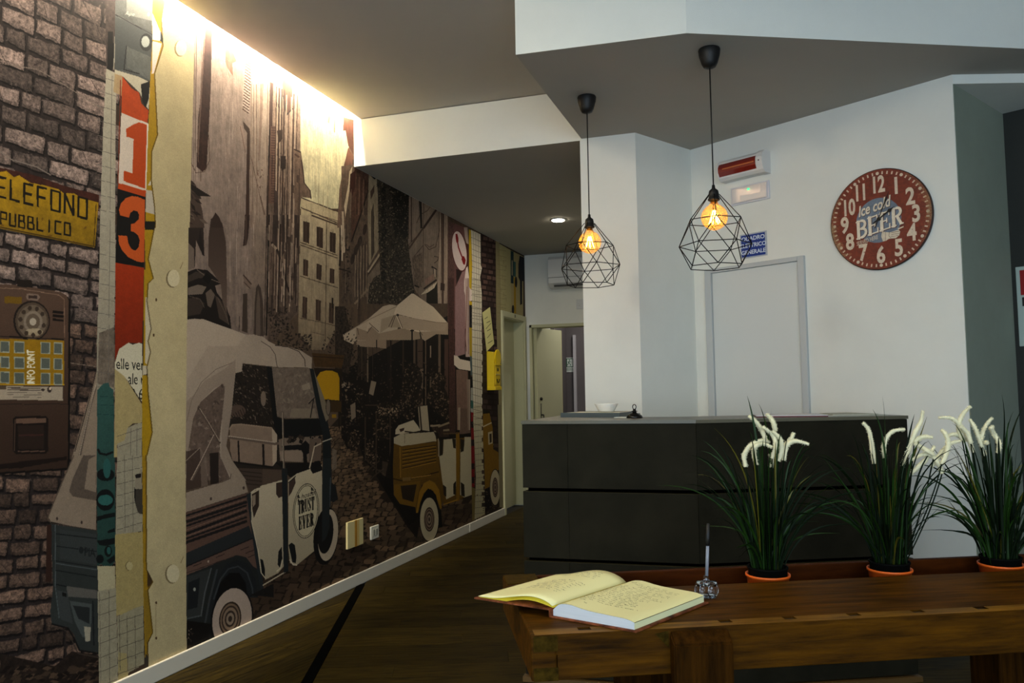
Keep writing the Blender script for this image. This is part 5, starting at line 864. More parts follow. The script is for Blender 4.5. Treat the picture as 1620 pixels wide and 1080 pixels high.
prism('folded_sheet', [along(.66, .09), along(.88, .10), along(.87, .33), along(.72, .32)], 1.129, 1.132, bpy.data.materials['newsprint'], t)
# ------------------------------------------------------------------ right wall fittings (local: x along wall, -y out)
def onwall(name, u, z, label, cat):
    e = empty(name, (P0[0]+dW[0]*u, P0[1]+dW[1]*u, z), ang); return tag(e, label, cat)
red_l = mat('red_heater_lens', (120, 26, 14), .18, spec=.6, coat=.6); hw = mat('white_plastic', (214, 212, 210), .4)
h = onwall('emergency_lamp', .41, 2.576, 'white wall lamp housing with curved red lens, high beside the right pendant', 'lamp')
pr = [(0, -.064), (-.055, -.064), (-.075, -.05), (-.088, -.02), (-.09, .0), (-.088, .02), (-.075, .045), (-.055, .062), (0, .062)]
def extr(name, prof, x0, x1, m, parent, bev=0.):
    n = len(prof); V = [(x0, y, z) for y, z in prof]+[(x1, y, z) for y, z in prof]
    o = mesh(name, V, [tuple(range(n)), tuple(range(n, 2*n))[::-1]]+[(i, n+i, n+(i+1) % n, (i+1) % n) for i in range(n)], m, parent)
    return o
extr('housing', pr, -.152, .152, hw, h); extr('lens', [(y-.004 if y < -.01 else y, z*.82) for y, z in pr], -.146, .110, red_l, h)
extr('end_cap', [(y-.006 if y < -.01 else y, z*1.05) for y, z in pr], .112, .154, hw, h); extr('end_cap', [(y-.003 if y < -.01 else y, z*1.03) for y, z in pr], -.154, -.146, hw, h)
box('reflection_tube', -.115, .10, -.0965, -.0945, -.003, .003, mat('tube_in_lens', (196, 110, 60), .3), h)
for z in (0,): V_, F_ = lathe([(0, 0), (.004, 0), (.004, .003), (0, .003)], 12); o = mesh('screw', V_, F_, blk_m, h); o.rotation_euler = (PI/2, 0, 0); o.location = (.133, -.094, .0)
h = onwall('emergency_light', .425, 2.416, 'clear flat emergency light with green pilot LED under the red lamp', 'light')
box('base_plate', -.13, .13, -.012, 0, -.055, .055, mat('plate_white', (208, 208, 214), .35), h, .003)
box('lens_cover', -.118, .118, -.022, -.012, -.046, .046, mat('clear_cover', (214, 208, 204), .12, spec=.8, coat=1.), h, .004)
box('reflector', -.06, .112, -.0235, -.022, -.04, -.008, mat('reflector_pale', (236, 226, 216), .25), h); box('reflector', .075, .085, -.0235, -.022, -.008, .036, bpy.data.materials['reflector_pale'], h); box('pilot_led', -.006, .006, -.026, -.022, .02, .027, mat('green_led', (30, 240, 120), .4, emit=3, ecol=(20, 255, 110)), h)
sg = onwall('electric_panel_sign', .434, 2.103, 'blue metal sign reading QUADRO ELETTRICO GENERALE above the right door', 'sign')
box('sign_border', -.09, .09, -.004, 0, -.074, .074, mat('sign_border_grey', (168, 176, 186), .4), sg, .002); box('sign_face', -.081, .079, -.006, -.004, -.066, .066, mat('sign_blue', (22, 54, 132), .4), sg, .001)
for i, s_ in enumerate(('QUADRO', 'ELETTRICO', 'GENERALE')): text_obj('lettering', s_, .034, mat('sign_white', (210, 220, 232), .5), sg, (0, -.0065, .041-i*.041), (PI/2, 0, 0), .0006, xs=1. if i else 1.05)
# wall clock
ck = onwall('wall_clock', 1.19, 2.125, 'round rust-red vintage wall clock lettered Ice cold BEER', 'clock')
def paint_clock():
    C = Print(-.27, .27, -.27, .27, 1700, lambda x, y: (x, y), (110, 44, 24)); rs = C.rs
    C.poly([(-.27, -.27), (.27, -.27), (.27, .27), (-.27, .27)], (112, 42, 22), mot=.16, ms=50)
    for k in range(5): y = -.2+k*.1; C.line([(-.27, y), (.27, y+.03)], .0012, (60, 24, 14), .8)
    cr_ = (206, 190, 168)
    C.ell(-.005, -.005, .118, .118, (104, 116, 132), mot=.08, ms=40)
    for k in range(60):
        a = 2*PI*k/60; r = .243
        if k % 5 == 0: C.ell(r*math.cos(a), r*math.sin(a), .0085, .0085, cr_)
        else: C.line([((r-.006)*math.cos(a), (r-.006)*math.sin(a)), ((r+.006)*math.cos(a), (r+.006)*math.sin(a))], .0075, cr_, .95)
    for h_ in range(1, 13):
        a = PI/2-h_*PI/6; r = .186; s_ = str(h_); sz = .087
        C.text(s_, (r*math.cos(a), r*math.sin(a)-.042), (sz*(.74 if len(s_) == 2 else .92), 0), (0, sz), cr_, .032, align='CENTER')
    C.line([(.015-.103, -.19+.028), (-.103+.02, -.19+.028)], .004, (112, 42, 22))
    # lettering, climbing to the right
    def tx(s_, x, y, sx, sy, col, b=0., sh=0.): C.text(s_, (x, y), (sx, sx*.19), (-.0, sy), col, b, sh)
    def slab(s_, x, y, w_, h_, st_, col):
        for ch in s_:
            T = lambda a, b_: (x+a*w_, y+b_*h_+(x+a*w_+.124)*.19); Ln = lambda p, th: C.line([T(*q_) for q_ in p], th, col)
            Ln([(.2, 0), (.2, 1)], st_); Ln([(0, .97), (.4, .97)], .007); Ln([(0, .03), (.4, .03)], .007)
            if ch == 'E':
                Ln([(.2, .97), (.86, .97)], .007); Ln([(.2, .03), (.9, .03)], .007); Ln([(.2, .5), (.66, .5)], .007); Ln([(.84, 1), (.84, .76)], .007); Ln([(.88, 0), (.88, .26)], .007); Ln([(.64, .62), (.64, .38)], .006)
            else:
                arc = lambda cy, ry, rx, a0, a1: [(.46+rx*math.cos(math.radians(a0+(a1-a0)*k/10)), cy+ry*math.sin(math.radians(a0+(a1-a0)*k/10))) for k in range(11)]
                Ln([(.2, .97), (.46, .97)], .007); Ln([(.2, .52), (.46, .52)], .007); Ln(arc(.745, .225, .34, 90, -90), st_*.8)
                if ch == 'B': Ln([(.2, .03), (.46, .03)], .007); Ln(arc(.275, .245, .40, 90, -90), st_*.8)
                else: Ln([(.5, .5), (.82, .04)], st_*.85); Ln([(.7, .03), (1., .03)], .007)
            x += w_*1.03
    tx('Ice cold', -.108, .026, .0465, .058, (60, 40, 34), .03, .15); tx('Ice cold', -.110, .029, .0465, .058, (214, 204, 184), .025, .15)
    slab('BEER', -.121, -.093, .060, .094, .018, (70, 30, 22)); slab('BEER', -.124, -.089, .060, .094, .017, (224, 212, 190))
    tx('SERVED HERE', -.125, -.123, .0165, .022, (206, 190, 168), .01)
    C.poly([(.012, -.068), (.05, -.078), (.09, -.072), (.122, -.062), (.122, -.056), (.09, -.064), (.104, -.082), (.098, -.100), (.08, -.113), (.045, -.110), (.03, -.119), (.014, -.119), (.006, -.09)], (206, 194, 172))
    for p in ([(.06, -.080), (.098, -.080)], [(.058, -.090), (.098, -.091)], [(.055, -.100), (.092, -.101)], [(.05, -.075), (.045, -.095), (.055, -.108)], [(.030, -.07), (.026, -.118)]): C.line(p, .0018, (96, 70, 62))
    # worn patches
    n = C.noise(C.h, C.w, 90); n2 = C.noise(C.h, C.w, 14); yy, xx = np.mgrid[0:C.h, 0:C.w]; X = (xx/C.w-.5)*.54; Y = (yy/C.h-.5)*.54; rr = np.hypot(X, Y)
    n3 = C.noise(C.h, 24, 9)[:, (xx[0]*24//C.w)]
    wr = np.clip((rr-.17)/.09, 0, 1)*np.clip((np.abs(np.cos(np.arctan2(Y, X)-.2))-.55)*2, 0, 1)+.45*np.clip((rr-.2)/.06, 0, 1); wr = np.clip(wr*1.3+n*.5+n2*.5+n3*.35-.95, 0, 1)[:, :, None]*.8
    C.a = C.a*(1-wr)+np.array((150, 128, 92))/255.*wr; sp = ((n2+.3*n) > 1.0)[:, :, None]; C.a = np.where(sp & (C.a.mean(2, keepdims=True) > .35), C.a*.55, C.a).astype(np.float32); C.a *= (1+.08*n2[:, :, None])
    return C
cim = paint_clock().image('clock_print'); cm = bpy.data.materials.new('clock_face_print'); cm.use_nodes = True; nt = cm.node_tree; b = nt.nodes['Principled BSDF']; ti = nt.nodes.new('ShaderNodeTexImage'); ti.image = cim; nt.links.new(ti.outputs[0], b.inputs['Base Color']); b.inputs['Roughness'].default_value = .7
n = 72; V_ = [(.262*math.cos(2*PI*i/n), -.020, .262*math.sin(2*PI*i/n)) for i in range(n)]; me = bpy.data.meshes.new('clock_face'); me.from_pydata(V_, [], [tuple(range(n))]); uv = me.uv_layers.new(name='UVMap')
for l in me.loops: c = V_[l.vertex_index]; uv.data[l.index].uv = (c[0]/.54+.5, c[2]/.54+.5)
me.materials.append(cm); link(bpy.data.objects.new('clock_face', me), ck)
V_, F_ = lathe([(0, .002), (.262, .002), (.266, .004), (.266, .018), (.2625, .0205), (.2615, .0198), (.2615, .0), (0, .0)], 72); o = mesh('clock_board', V_[:], F_, mat('clock_rim', (46, 24, 16), .6), ck); o.rotation_euler = (PI/2, 0, 0)
hm = mat('hand_black', (12, 11, 11), .5)
def hand(name, a, L_, wd, back):
    P = [(-wd*.5, -back), (wd*.5, -back), (wd*.5, L_*.55), (wd*1.5, L_*.70), (wd*.5, L_*.82), (0, L_), (-wd*.5, L_*.82), (-wd*1.5, L_*.70), (-wd*.5, L_*.55)]
    n_ = len(P); V = [(x, y0, z) for y0 in (-.026, -.028) for x, z in P]; o = mesh(name, V, [tuple(range(n_)), tuple(range(n_, 2*n_))[::-1]]+[(i, (i+1) % n_, n_+(i+1) % n_, n_+i) for i in range(n_)], hm, ck); o.rotation_euler = (0, a, 0); return o
hand('hour_hand', math.radians(58), .098, .007, .035); o = hand('minute_hand', math.radians(24), .15, .004, .05); o.location = (0, -.003, 0)
V_, F_ = lathe([(0, 0), (.009, 0), (.009, .012), (0, .012)], 20); o = mesh('hand_hub', V_, F_, hm, ck); o.rotation_euler = (PI/2, 0, 0); o.location = (0, -.02, 0)
# safety sign on the dark alcove wall
e = empty('safety_sign', (G1[0], G1[1], 1.67), ang); tag(e, 'white safety sign with red panel cut by the right edge, on dark wall', 'sign')
box('sign_plate', .025, .345, -.005, -.001, -.215, .215, mat('sign_plate_pale', (176, 190, 182), .5), e, .003); box('red_panel', .045, .325, -.0065, -.005, .06, .195, mat('sign_red', (150, 22, 24), .5), e); box('black_strip', .05, .32, -.0065, -.005, .0, .048, mat('sign_black', (24, 26, 24), .5), e)
text_obj('lettering', 'EMERGENZA', .036, bpy.data.materials['sign_plate_pale'], e, (.185, -.007, .024), (PI/2, 0, 0), .0004)
# ------------------------------------------------------------------ corridor fittings
e = empty('air_conditioner', (-1.92, 8.56, 2.545)); tag(e, 'white split air conditioner high on the corridor end wall', 'air conditioner')
acm = mat('ac_white', (206, 208, 208), .45); extr('body', [(-.0, -.165), (-.12, -.165), (-.185, -.12), (-.20, -.02), (-.195, .14), (-.17, .17), (0, .17)], -.40, .40, acm, e); box('air_flap', -.34, .34, -.178, -.150, -.158, -.140, mat('ac_dark', (70, 70, 68), .6), e)
box('front_seam', -.40, .40, -.2015, -.199, -.062, -.058, bpy.data.materials['ac_dark'], e)
e = empty('wall_switch', (-2.02, 8.56, 2.2)); tag(e, 'small white wall switch under the air conditioner', 'switch'); box('switch_plate', -.035, .06, -.012, 0, -.055, .055, acm, e, .003); box('rocker', -.012, .012, -.017, -.012, -.02, .02, acm, e, .002)
e = empty('exit_sign', (-2.56, 10.2, 1.585)); tag(e, 'green and white running-man exit sign in the hall beyond the doorway', 'sign'); gsw = mat('exit_white', (226, 232, 224), .5, emit=.0); gsg = mat('exit_green', (16, 92, 52), .5)
box('sign_plate', -.067, .067, -.005, 0, -.095, .095, gsw, e); box('green_panel', -.055, .055, -.007, -.005, -.028, .085, gsg, e); box('door_symbol', -.03, .045, -.008, -.007, -.02, .075, gsw, e)
tubes('running_figure', [[(.0, -.009, .05), (-.008, -.009, .025)], [(-.008, -.009, .025), (.018, -.009, .008)], [(.018, -.009, .008), (.012, -.009, -.012)], [(-.008, -.009, .025), (-.022, -.009, .002)], [(-.022, -.009, .002), (-.032, -.009, -.004)], [(.0, -.009, .045), (.022, -.009, .036)], [(.0, -.009, .045), (-.02, -.009, .034)]], .004, gsg, e); V_, F_ = lathe([(0, 0), (.008, 0), (.008, .002), (0, .002)], 14); o = mesh('figure_head', V_, F_, gsg, e); o.rotation_euler = (PI/2, 0, 0); o.location = (.004, -.008, .062)
text_obj('lettering', 'USCITA DI\nEMERGENZA', .02, gsg, e, (0, -.0055, -.058), (PI/2, 0, 0))
o = box('red_notice', -2.695+.07, -2.60+.0, 10.165, 10.17, 1.47, 1.735, mat('notice_red', (150, 20, 24), .5)); o.location = (.0, 0, 0); tag(o, 'narrow red notice beside the green exit sign in the hall', 'sign')
# ------------------------------------------------------------------ things on the mural wall
e = empty('letter_box', (WALLX, 7.27, 1.266)); tag(e, 'yellow metal letter box fixed to the mural beside the corridor door', 'letter box'); ym = mat('letter_box_yellow', (206, 176, 16), .4, var=.05, scale=20); yd = mat('letter_box_dark', (54, 52, 22), .5)
pf = [(0, 0), (.075, 0), (.075, .325), (.066, .358), (.045, .374), (0, .379)]
V = [(x, y, z) for y in (0, .175) for x, z in pf]; n = len(pf); mesh('body', V, [tuple(range(n)), tuple(range(n, 2*n))[::-1]]+[(i, (i+1) % n, n+(i+1) % n, n+i) for i in range(n)], ym, e)
box('front_plate', .075, .081, .022, .153, .05, .30, ym, e, .002); box('bottom_lip', .0, .088, -.004, .179, .0, .035, ym, e, .004)
V_, F_ = lathe([(0, 0), (.082, 0), (.082, .012), (.074, .016), (0, .016)], 24); o = mesh('roof_hood', V_, F_, ym, e); o.rotation_euler = (0, PI/2, 0); o.location = (.074, .0875, .315)
for z0, z1, m_ in ((.300, .312, yd), (.274, .290, yd), (.255, .262, yd)): box('letter_slot', .081, .0845, .03, .145, z0, z1, m_, e)
box('drip_ledge', .075, .094, .012, .163, .243, .252, ym, e); box('latch_bar', .081, .09, .03, .145, .150, .157, mat('latch_pale', (206, 196, 120), .4), e)
V_, F_ = tube([(.086, .0875+.034*math.cos(a), .108+.034*math.sin(a)) for a in [PI+PI*i/14 for i in range(15)]], .005, 6); mesh('horn_emblem', V_, F_, yd, e, True); V_, F_ = lathe([(0, 0), (.02, 0), (.016, .005), (0, .006)], 18); o = mesh('horn_emblem', V_, F_, yd, e); o.rotation_euler = (0, PI/2, 0); o.location = (.081, .0875, .20)
Y_ = lambda pts: [tuple(onx(x, y, WALLX)[1:]) for x, y in pts]
def wall_sheet(name, pts, x0, th, m, parent=None):
    q = Y_(pts); n = len(q); return mesh(name, [(x0, *p) for p in q]+[(x0+th, *p) for p in q], [tuple(range(n)), tuple(range(n, 2*n))[::-1]]+[(i, (i+1) % n, n+(i+1) % n, n+i) for i in range(n)], m, parent)
o = wall_sheet('notice_paper', [(762.8, 494.4), (774.6, 485.7), (781.3, 543.7), (769.6, 555.8)], WALLX+.001, .003, mat('notice_cream', (206, 200, 136), .7)); tag(o, 'tilted cream paper notice pinned above the yellow letter box', 'notice')
ink = mat('grey_ink', (84, 80, 52), .7)
for a, b_ in (((766, 504), (771, 500.5)), ((769, 510), (775, 507)), ((768, 519.5), (776, 510.5)), ((770, 523), (775.5, 519.5)), ((770, 534), (776, 527)), ((771, 542.5), (778.5, 538))): wall_sheet('printed_line', [a, b_, (b_[0]+.1, b_[1]+1.1), (a[0]+.1, a[1]+1.1)], WALLX+.0035, .001, ink, o)
o = empty('junction_cover', (WALLX, 4.685, .344)); tag(o, 'pale square cover plate with rusty orange streak, low on the mural', 'cover plate')
box('plate', .0, .014, -.103, .103, -.085, .085, mat('cover_cream', (204, 190, 138), .5), o, .002); st = mat('rust_streak', (170, 122, 40), .6, var=.3, scale=30, stretch=(1, 6, .5)); box('streak', .014, .0146, -.012, .022, -.085, .085, st, o); box('streak', .014, .0144, .03, .046, -.085, .085, mat('pale_streak', (190, 158, 84), .6), o)
o = empty('wall_socket', (WALLX, 4.957, .305)); tag(o, 'small white double wall socket right of the pale cover plate', 'socket'); sm = mat('socket_white', (206, 204, 188), .4)
box('frame', 0, .012, -.056, .056, -.044, .044, sm, o, .003); [box('outlet', .012, .015, y-.016, y+.016, -.024, .024, mat('socket_insert', (168, 166, 150), .4), o, .002) for y in (-.02, .02)]; [box('pin_hole', .015, .0156, y-.003, y+.003, z-.003, z+.003, blk_m, o) for y in (-.02, .02) for z in (-.012, 0, .012)]
# ------------------------------------------------------------------ workbench
wood = mat('worn_brown_wood', (38, 20, 1), .58, var=.55, scale=5, bump=.2, bscale=16, stretch=(.9, 9, 9), col2=(68, 40, 2), spec=.06); wood_v = mat('worn_brown_wood_post', (30, 15, 1), .7, var=.4, scale=7, bump=.25, bscale=16, stretch=(9, 9, .9), col2=(48, 26, 3), spec=.03); red_w = mat('reddish_wood', (46, 18, 2), .6, var=.3, scale=6, stretch=(1, 8, 8), bump=.15, spec=.05, col2=(62, 28, 4))
endg = mat('end_grain', (36, 26, 4), .65, var=.35, scale=50, bump=.2, col2=(60, 44, 8), spec=.03); inner_w = mat('tray_wood', (82, 50, 24), .6, var=.3, scale=6, stretch=(1, 8, 8))
BO = (-.448, 1.461); ba = math.radians(25.07); wb = empty('workbench', (BO[0], BO[1], 0), ba); tag(wb, 'old brown carpenter workbench with dog holes and tool tray, in the foreground', 'table'); BL = 1.86
def bw(u, v): return (BO[0]+u*math.cos(ba)-v*math.sin(ba), BO[1]+u*math.sin(ba)+v*math.cos(ba))
# top plank with square dog holes
hs = [(.104, .034), (.387, .028), (.520, .025), (.656, .026), (.794, .026), (.933, .028), (1.072, .027), (1.21, .027), (1.35, .027)]
bm = bmesh.new(); ux = [.004]; 
for u_, v_ in hs: ux += [u_-.0125, u_+.0125]
ux += [BL]; vy = [0., .018, .036, .312]; zt, zb = .8, .762
for i in range(len(ux)-1):
    for j in range(3):
        hole = (i % 2 == 1) and j == 1; z = zb+.004 if hole else zt
        q = [bm.verts.new((ux[i+a], vy[j+b_], z)) for a, b_ in ((0, 0), (1, 0), (1, 1), (0, 1))]; bm.faces.new(q)
        if hole:
            for a, b_ in (((ux[i], vy[j]), (ux[i+1], vy[j])), ((ux[i+1], vy[j]), (ux[i+1], vy[j+1])), ((ux[i+1], vy[j+1]), (ux[i], vy[j+1])), ((ux[i], vy[j+1]), (ux[i], vy[j]))):
                bm.faces.new([bm.verts.new((*a, z)), bm.verts.new((*b_, z)), bm.verts.new((*b_, zt)), bm.verts.new((*a, zt))])
for z in (zb,): bm.faces.new([bm.verts.new(c) for c in ((.004, 0, z), (.004, .312, z), (BL, .312, z), (BL, 0, z))])
for a, b_ in (((.004, 0), (BL, 0)), ((BL, 0), (BL, .312)), ((BL, .312), (.004, .312)), ((.004, .312), (.004, 0))): bm.faces.new([bm.verts.new((*a, zb)), bm.verts.new((*b_, zb)), bm.verts.new((*b_, zt)), bm.verts.new((*a, zt))])
bmesh.ops.remove_doubles(bm, verts=bm.verts, dist=1e-5); bmesh.ops.recalc_face_normals(bm, faces=bm.faces)
for f in bm.faces:
    if f.calc_center_median().y < .036 and f.normal.z > .5: f.material_index = 1
tp = bmo('top_plank', bm, wood, wb); tp.data.materials.append(mat('pale_edge_lamination', (74, 48, 6), .5, var=.4, scale=7, bump=.2, bscale=16, stretch=(1.4, 9, 9), col2=(108, 74, 14), spec=.15))
for u_, v_ in hs: box('dog_hole', u_-.0124, u_+.0124, .0181, .0359, zb+.001, zt-.0035, mat('dog_hole_plug', (24, 16, 7), .8), tp)
box('front_apron', .046, BL, -.001, .05, .715, .7615, wood, wb, .002); box('front_apron', .046, BL, -.0012, -.0002, .7616, .7985, wood, wb)
box('end_cap', -.004, .045, -.002, .495, .715, .7995, wood, wb, .004)
for z0, z1 in ((.770, .7985), (.7155, .740)): box('tenon', .0005, .047, -.0035, -.0018, z0, z1, endg, wb)
box('backboard', .046, BL, .474, .495, .69, .798, red_w, wb, .002); box('tray_floor', .046, BL, .312, .474, .69, .704, inner_w, wb); box('tray_block', -.003, .078, .400, .4945, .7996, .8015, endg, wb, .001)
box('plank_lip', .05, BL, .3005, .312, .704, .7615, inner_w, wb)
def leg(u0, u1, v0, v1, top): return box('leg', u0, u1, v0, v1, 0., top, wood_v, wb, .004)
leg(.266, .378, .052, .14, .714); leg(.266, .378, .40, .47, .689); leg(1.172, 1.285, .29, .40, .689) ; leg(1.46, 1.57, .052, .14, .714)
bm = bmesh.new(); P = [(-.002, .797), (-.030, .776), (-.030, 0.), (-.002, 0.)]; V = [bm.verts.new((u, v, z)) for u in (.264, .380) for v, z in P]
for f in ((3, 2, 1, 0), (4, 5, 6, 7), (0, 1, 5, 4), (1, 2, 6, 5), (2, 3, 7, 6), (3, 0, 4, 7)): bm.faces.new([V[i] for i in f])
bmesh.ops.recalc_face_normals(bm, faces=bm.faces); bmesh.ops.bevel(bm, geom=bm.edges[:], offset=.003, segments=2, affect='EDGES'); bmo('vise_jaw', bm, wood_v, wb)
bm = bmesh.new(); V = [bm.verts.new(c) for c in ((.236, -.003, .792), (.262, -.003, .796), (.262, -.003, .765), (.248, -.003, .778), (.236, -.001, .792), (.262, -.001, .796), (.262, -.001, .765), (.248, -.001, .778))]
for f in ((0, 1, 2, 3), (7, 6, 5, 4), (0, 4, 5, 1), (1, 5, 6, 2), (2, 6, 7, 3), (3, 7, 4, 0)): bm.faces.new([V[i] for i in f])
bmo('worn_wedge', bm, endg, wb)
box('stretcher', .378, 1.172, .33, .37, .14, .20, wood, wb, .003)
# ------------------------------------------------------------------ open guest book
bk_ = empty('guest_book', (-.445, 1.585, .8)); tag(bk_, 'open handwritten guest book with cream pages on the workbench corner', 'book')
page = mat('cream_page', (226, 220, 164), .7, var=.015, scale=6); pe = mat('page_edges', (196, 200, 204), .7, var=.06, scale=12, stretch=(1, 1, 90)); cov = mat('patterned_cover', (40, 14, 4), .6, var=.6, scale=30, col2=(120, 66, 40), spec=.1); yl_ = mat('yellow_endpaper', (214, 190, 48), .6); bi = mat('pen_ink', (24, 22, 30), .7)
eS = np.array((math.cos(math.radians(65.)), math.sin(math.radians(65.)))); eR = np.array((math.cos(math.radians(-17)), math.sin(math.radians(-17)))); eL = np.array((math.cos(math.radians(168)), math.sin(math.radians(168))))
HS = .262
def bp(a, s_, z, e): q = e*a+eS*s_; return (q[0], q[1], z)
WR, WL = .186, .178
# right half: thick block of pages with a curved top
def topR(a): t = a/WR; return .0250-.005*max(0, (t-.86)/.14)**2-.0035*math.exp(-((t-.0)/.05)**2)*3.4+.006*math.exp(-((t-.2)/.16)**2)-.006*max(0, t-.4)
n = 24; sN = 10; V, F = [], []
for j in range(sN+1):
    for i in range(n+1):
        a = WR*i/n*.985+.0005; V.append(bp(a, HS*j/sN*.985+.002, max(.006, topR(a)), eR))
for j in range(sN):
    for i in range(n): k = j*(n+1)+i; F.append((k, k+1, k+n+2, k+n+1))
rp = mesh('right_page', V, F, page, bk_, True)
V, F = [], []
for j in (0, sN):
    b0 = len(V)
    for i in range(n+1): a = WR*i/n*.985+.0005; V += [bp(a, HS*j/sN*.985+.002, .004, eR), bp(a, HS*j/sN*.985+.002, max(.006, topR(a))-.0003, eR)]
    for i in range(n): F.append((b0+2*i, b0+2*i+2, b0+2*i+3, b0+2*i+1))
b0 = len(V)
for j in range(sN+1): V += [bp(WR*.985+.0005, HS*j/sN*.985+.002, .004, eR), bp(WR*.985+.0003, HS*j/sN*.985+.002, topR(WR)-.0003, eR)]
for j in range(sN): F.append((b0+2*j, b0+2*j+2, b0+2*j+3, b0+2*j+1))
pb_ = mesh('page_block', V, F, pe, bk_); pb_.data.materials.append(mat('cream_fore_edge', (214, 214, 170), .7, var=.04, scale=12, stretch=(1, 1, 90)))
for p_ in pb_.data.polygons[-sN:]: p_.material_index = 1
# left half: few pages arching over from the spine, cover held level
def zc_(t): return .018*(1-t)+.0185*t
def topL(t): return .022+.018*math.sin(PI*min(1, t*1.25)**.8)*(1-t)**.7 if t < .8 else .022*(1-(t-.8)/.2)+.0215*(t-.8)/.2+.018*math.sin(PI*min(1, t*1.25)**.8)*(1-t)**.7
V, F = [], []
for j in range(sN+1):
    s_ = j/sN
    for i in range(n+1): t = i/n; V.append(bp(WL*t, HS*s_*.985+.002, topL(t)+(.008*s_)*math.sin(PI*t)+.001, eL))
for j in range(sN):
    for i in range(n): k = j*(n+1)+i; F.append((k, k+1, k+n+2, k+n+1))
lp = mesh('left_page', V, F, page, bk_, True); lp.modifiers.new('thick', 'SOLIDIFY').thickness = .0012
V, F = [], []
for j in range(2):
    for i in range(n+1): t = i/n; V.append(bp(WL*(.0+t*1.), HS*j*.98+.004, .0195+.010*math.sin(PI*min(1, t*1.6))*(1 if t < .625 else 0)*.9, eL))
for i in range(n): F.append((i, i+1, n+2+i, n+1+i))
ep = mesh('endpaper', V, F, yl_, bk_, True); ep.modifiers.new('thick', 'SOLIDIFY').thickness = .0012
def slab4(name, P, z0s, th, m): V = [(p[0], p[1], z) for p, z in zip(P, z0s)]+[(p[0], p[1], z+th) for p, z in zip(P, z0s)]; return mesh(name, V, [(3, 2, 1, 0), (4, 5, 6, 7), (0, 1, 5, 4), (1, 2, 6, 5), (2, 3, 7, 6), (3, 0, 4, 7)], m, bk_)
slab4('back_cover', [bp(-.004, -.004, 0, eR), bp(WR+.005, -.004, 0, eR), bp(WR+.005, HS+.004, 0, eR), bp(-.004, HS+.004, 0, eR)], (.0008,)*4, .003, cov)
slab4('front_cover', [bp(.0, -.004, 0, eL), bp(WL+.006, -.004, 0, eL), bp(WL+.006, HS+.004, 0, eL), bp(.0, HS+.004, 0, eL)], (.0145, .0165, .0165, .0145), .003, cov)
slab4('spine', [bp(-.004, -.004, 0, eR), bp(.002, -.004, 0, eR), bp(.002, HS+.004, 0, eR), bp(-.004, HS+.004, 0, eR)], (.001,)*4, .0155, cov)
def scribble(name, e, W_, top, rows, a0, a1, parent):
    V, F = [], []
    for s_, aa, ab in rows:
        a = aa
        while a < ab:
            wl = R.uniform(.006, .02); x = a; pz = []
            while x < min(a+wl, ab):
                pz.append((x, s_+R.uniform(-.0016, .0018)+(.002 if R.random() < .12 else 0))); x += .0011
            for p, q in zip(pz[:-1], pz[1:]):
                k = len(V); zz = lambda c: top(c)+.0007
                dx, dy = q[0]-p[0], q[1]-p[1]; l = math.hypot(dx, dy) or 1; nx, ny = -dy/l*.00042, dx/l*.00042
                V += [bp(p[0]+nx, p[1]+ny, zz(p[0]), e), bp(q[0]+nx, q[1]+ny, zz(q[0]), e), bp(q[0]-nx, q[1]-ny, zz(q[0]), e), bp(p[0]-nx, p[1]-ny, zz(p[0]), e)]; F.append((k, k+1, k+2, k+3))
            a += wl+R.uniform(.003, .009)
    o = mesh(name, V, F, bi, parent); o['kind'] = 'stuff'; return o
rw = [(.232, .03, .12), (.222, .045, .15), (.212, .06, .15)]+[(.197-k*.0105, .022+.004*math.sin(k), .022+R.uniform(.09, .135)) for k in range(14)]+[(.05, .03, .05), (.035, .05, .058)]
scribble('handwriting', eR, WR, topR, rw, 0, 0, rp)
rl = [(.235-k*.012, .02+R.uniform(0, .02), .02+R.uniform(.05, .12)) for k in range(5)]+[(.14-k*.011, .02+R.uniform(0, .01), .05+R.uniform(.03, .08)) for k in range(9)]
V0 = lambda a: topL(a/WL)+.009*.9*math.sin(PI*a/WL)+.0006
scribble('handwriting', eL, WL, V0, rl, 0, 0, lp)
# ------------------------------------------------------------------ pen in its clear holder
hx, hy = onz(1118, 944, .8)[:2]; ph_ = empty('pen_holder', (hx, hy, .8), math.radians(12)); tag(ph_, 'clear plastic desk pen holder behind the book on the workbench', 'pen holder')
clear = mat('clear_acrylic', (236, 240, 244), .05, trans=1., ior=1.45)
bm = bmesh.new(); add_box(bm, -.019, .019, -.015, .015, .0, .006, .002); add_box(bm, -.015, -.004, -.012, .012, .006, .026, .003); add_box(bm, .004, .015, -.012, .012, .006, .026, .003); bmo('base', bm, clear, ph_, True)
V_, F_ = tube([(-.021, -.004, .030), (.021, -.004, .030)], .0065, 14); mesh('cross_bar', V_, F_, clear, ph_, True); V_, F_ = lathe([(0, .024), (.006, .024), (.006, .042), (.0045, .046), (0, .046)], 16); mesh('pen_cup', V_, F_, clear, ph_, True)
V_, F_ = tube(bez([(-.021, -.004, .03), (-.03, -.01, .012), (-.02, -.014, .003), (0, -.016, .003)], 10), .003, 8); mesh('side_arm', V_, F_, clear, ph_, True); V_, F_ = tube(bez([(.021, -.004, .03), (.026, -.008, .014), (.020, -.014, .004), (.004, -.016, .003)], 10), .003, 8); mesh('side_arm', V_, F_, clear, ph_, True)
V_, F_ = [], []
for k in range(24):
    c = (-.02-k*.0028, -.0+.003*math.sin(k*.4), .0032); v, f = lathe([(0, -.0012), (.0011, -.0006), (.0011, .0006), (0, .0012)], 6, c); b0 = len(V_); V_ += v; F_ += [tuple(i+b0 for i in q) for q in f]
o = mesh('bead_chain', V_, F_, mat('steel_beads', (170, 170, 176), .25, .9), ph_, True)
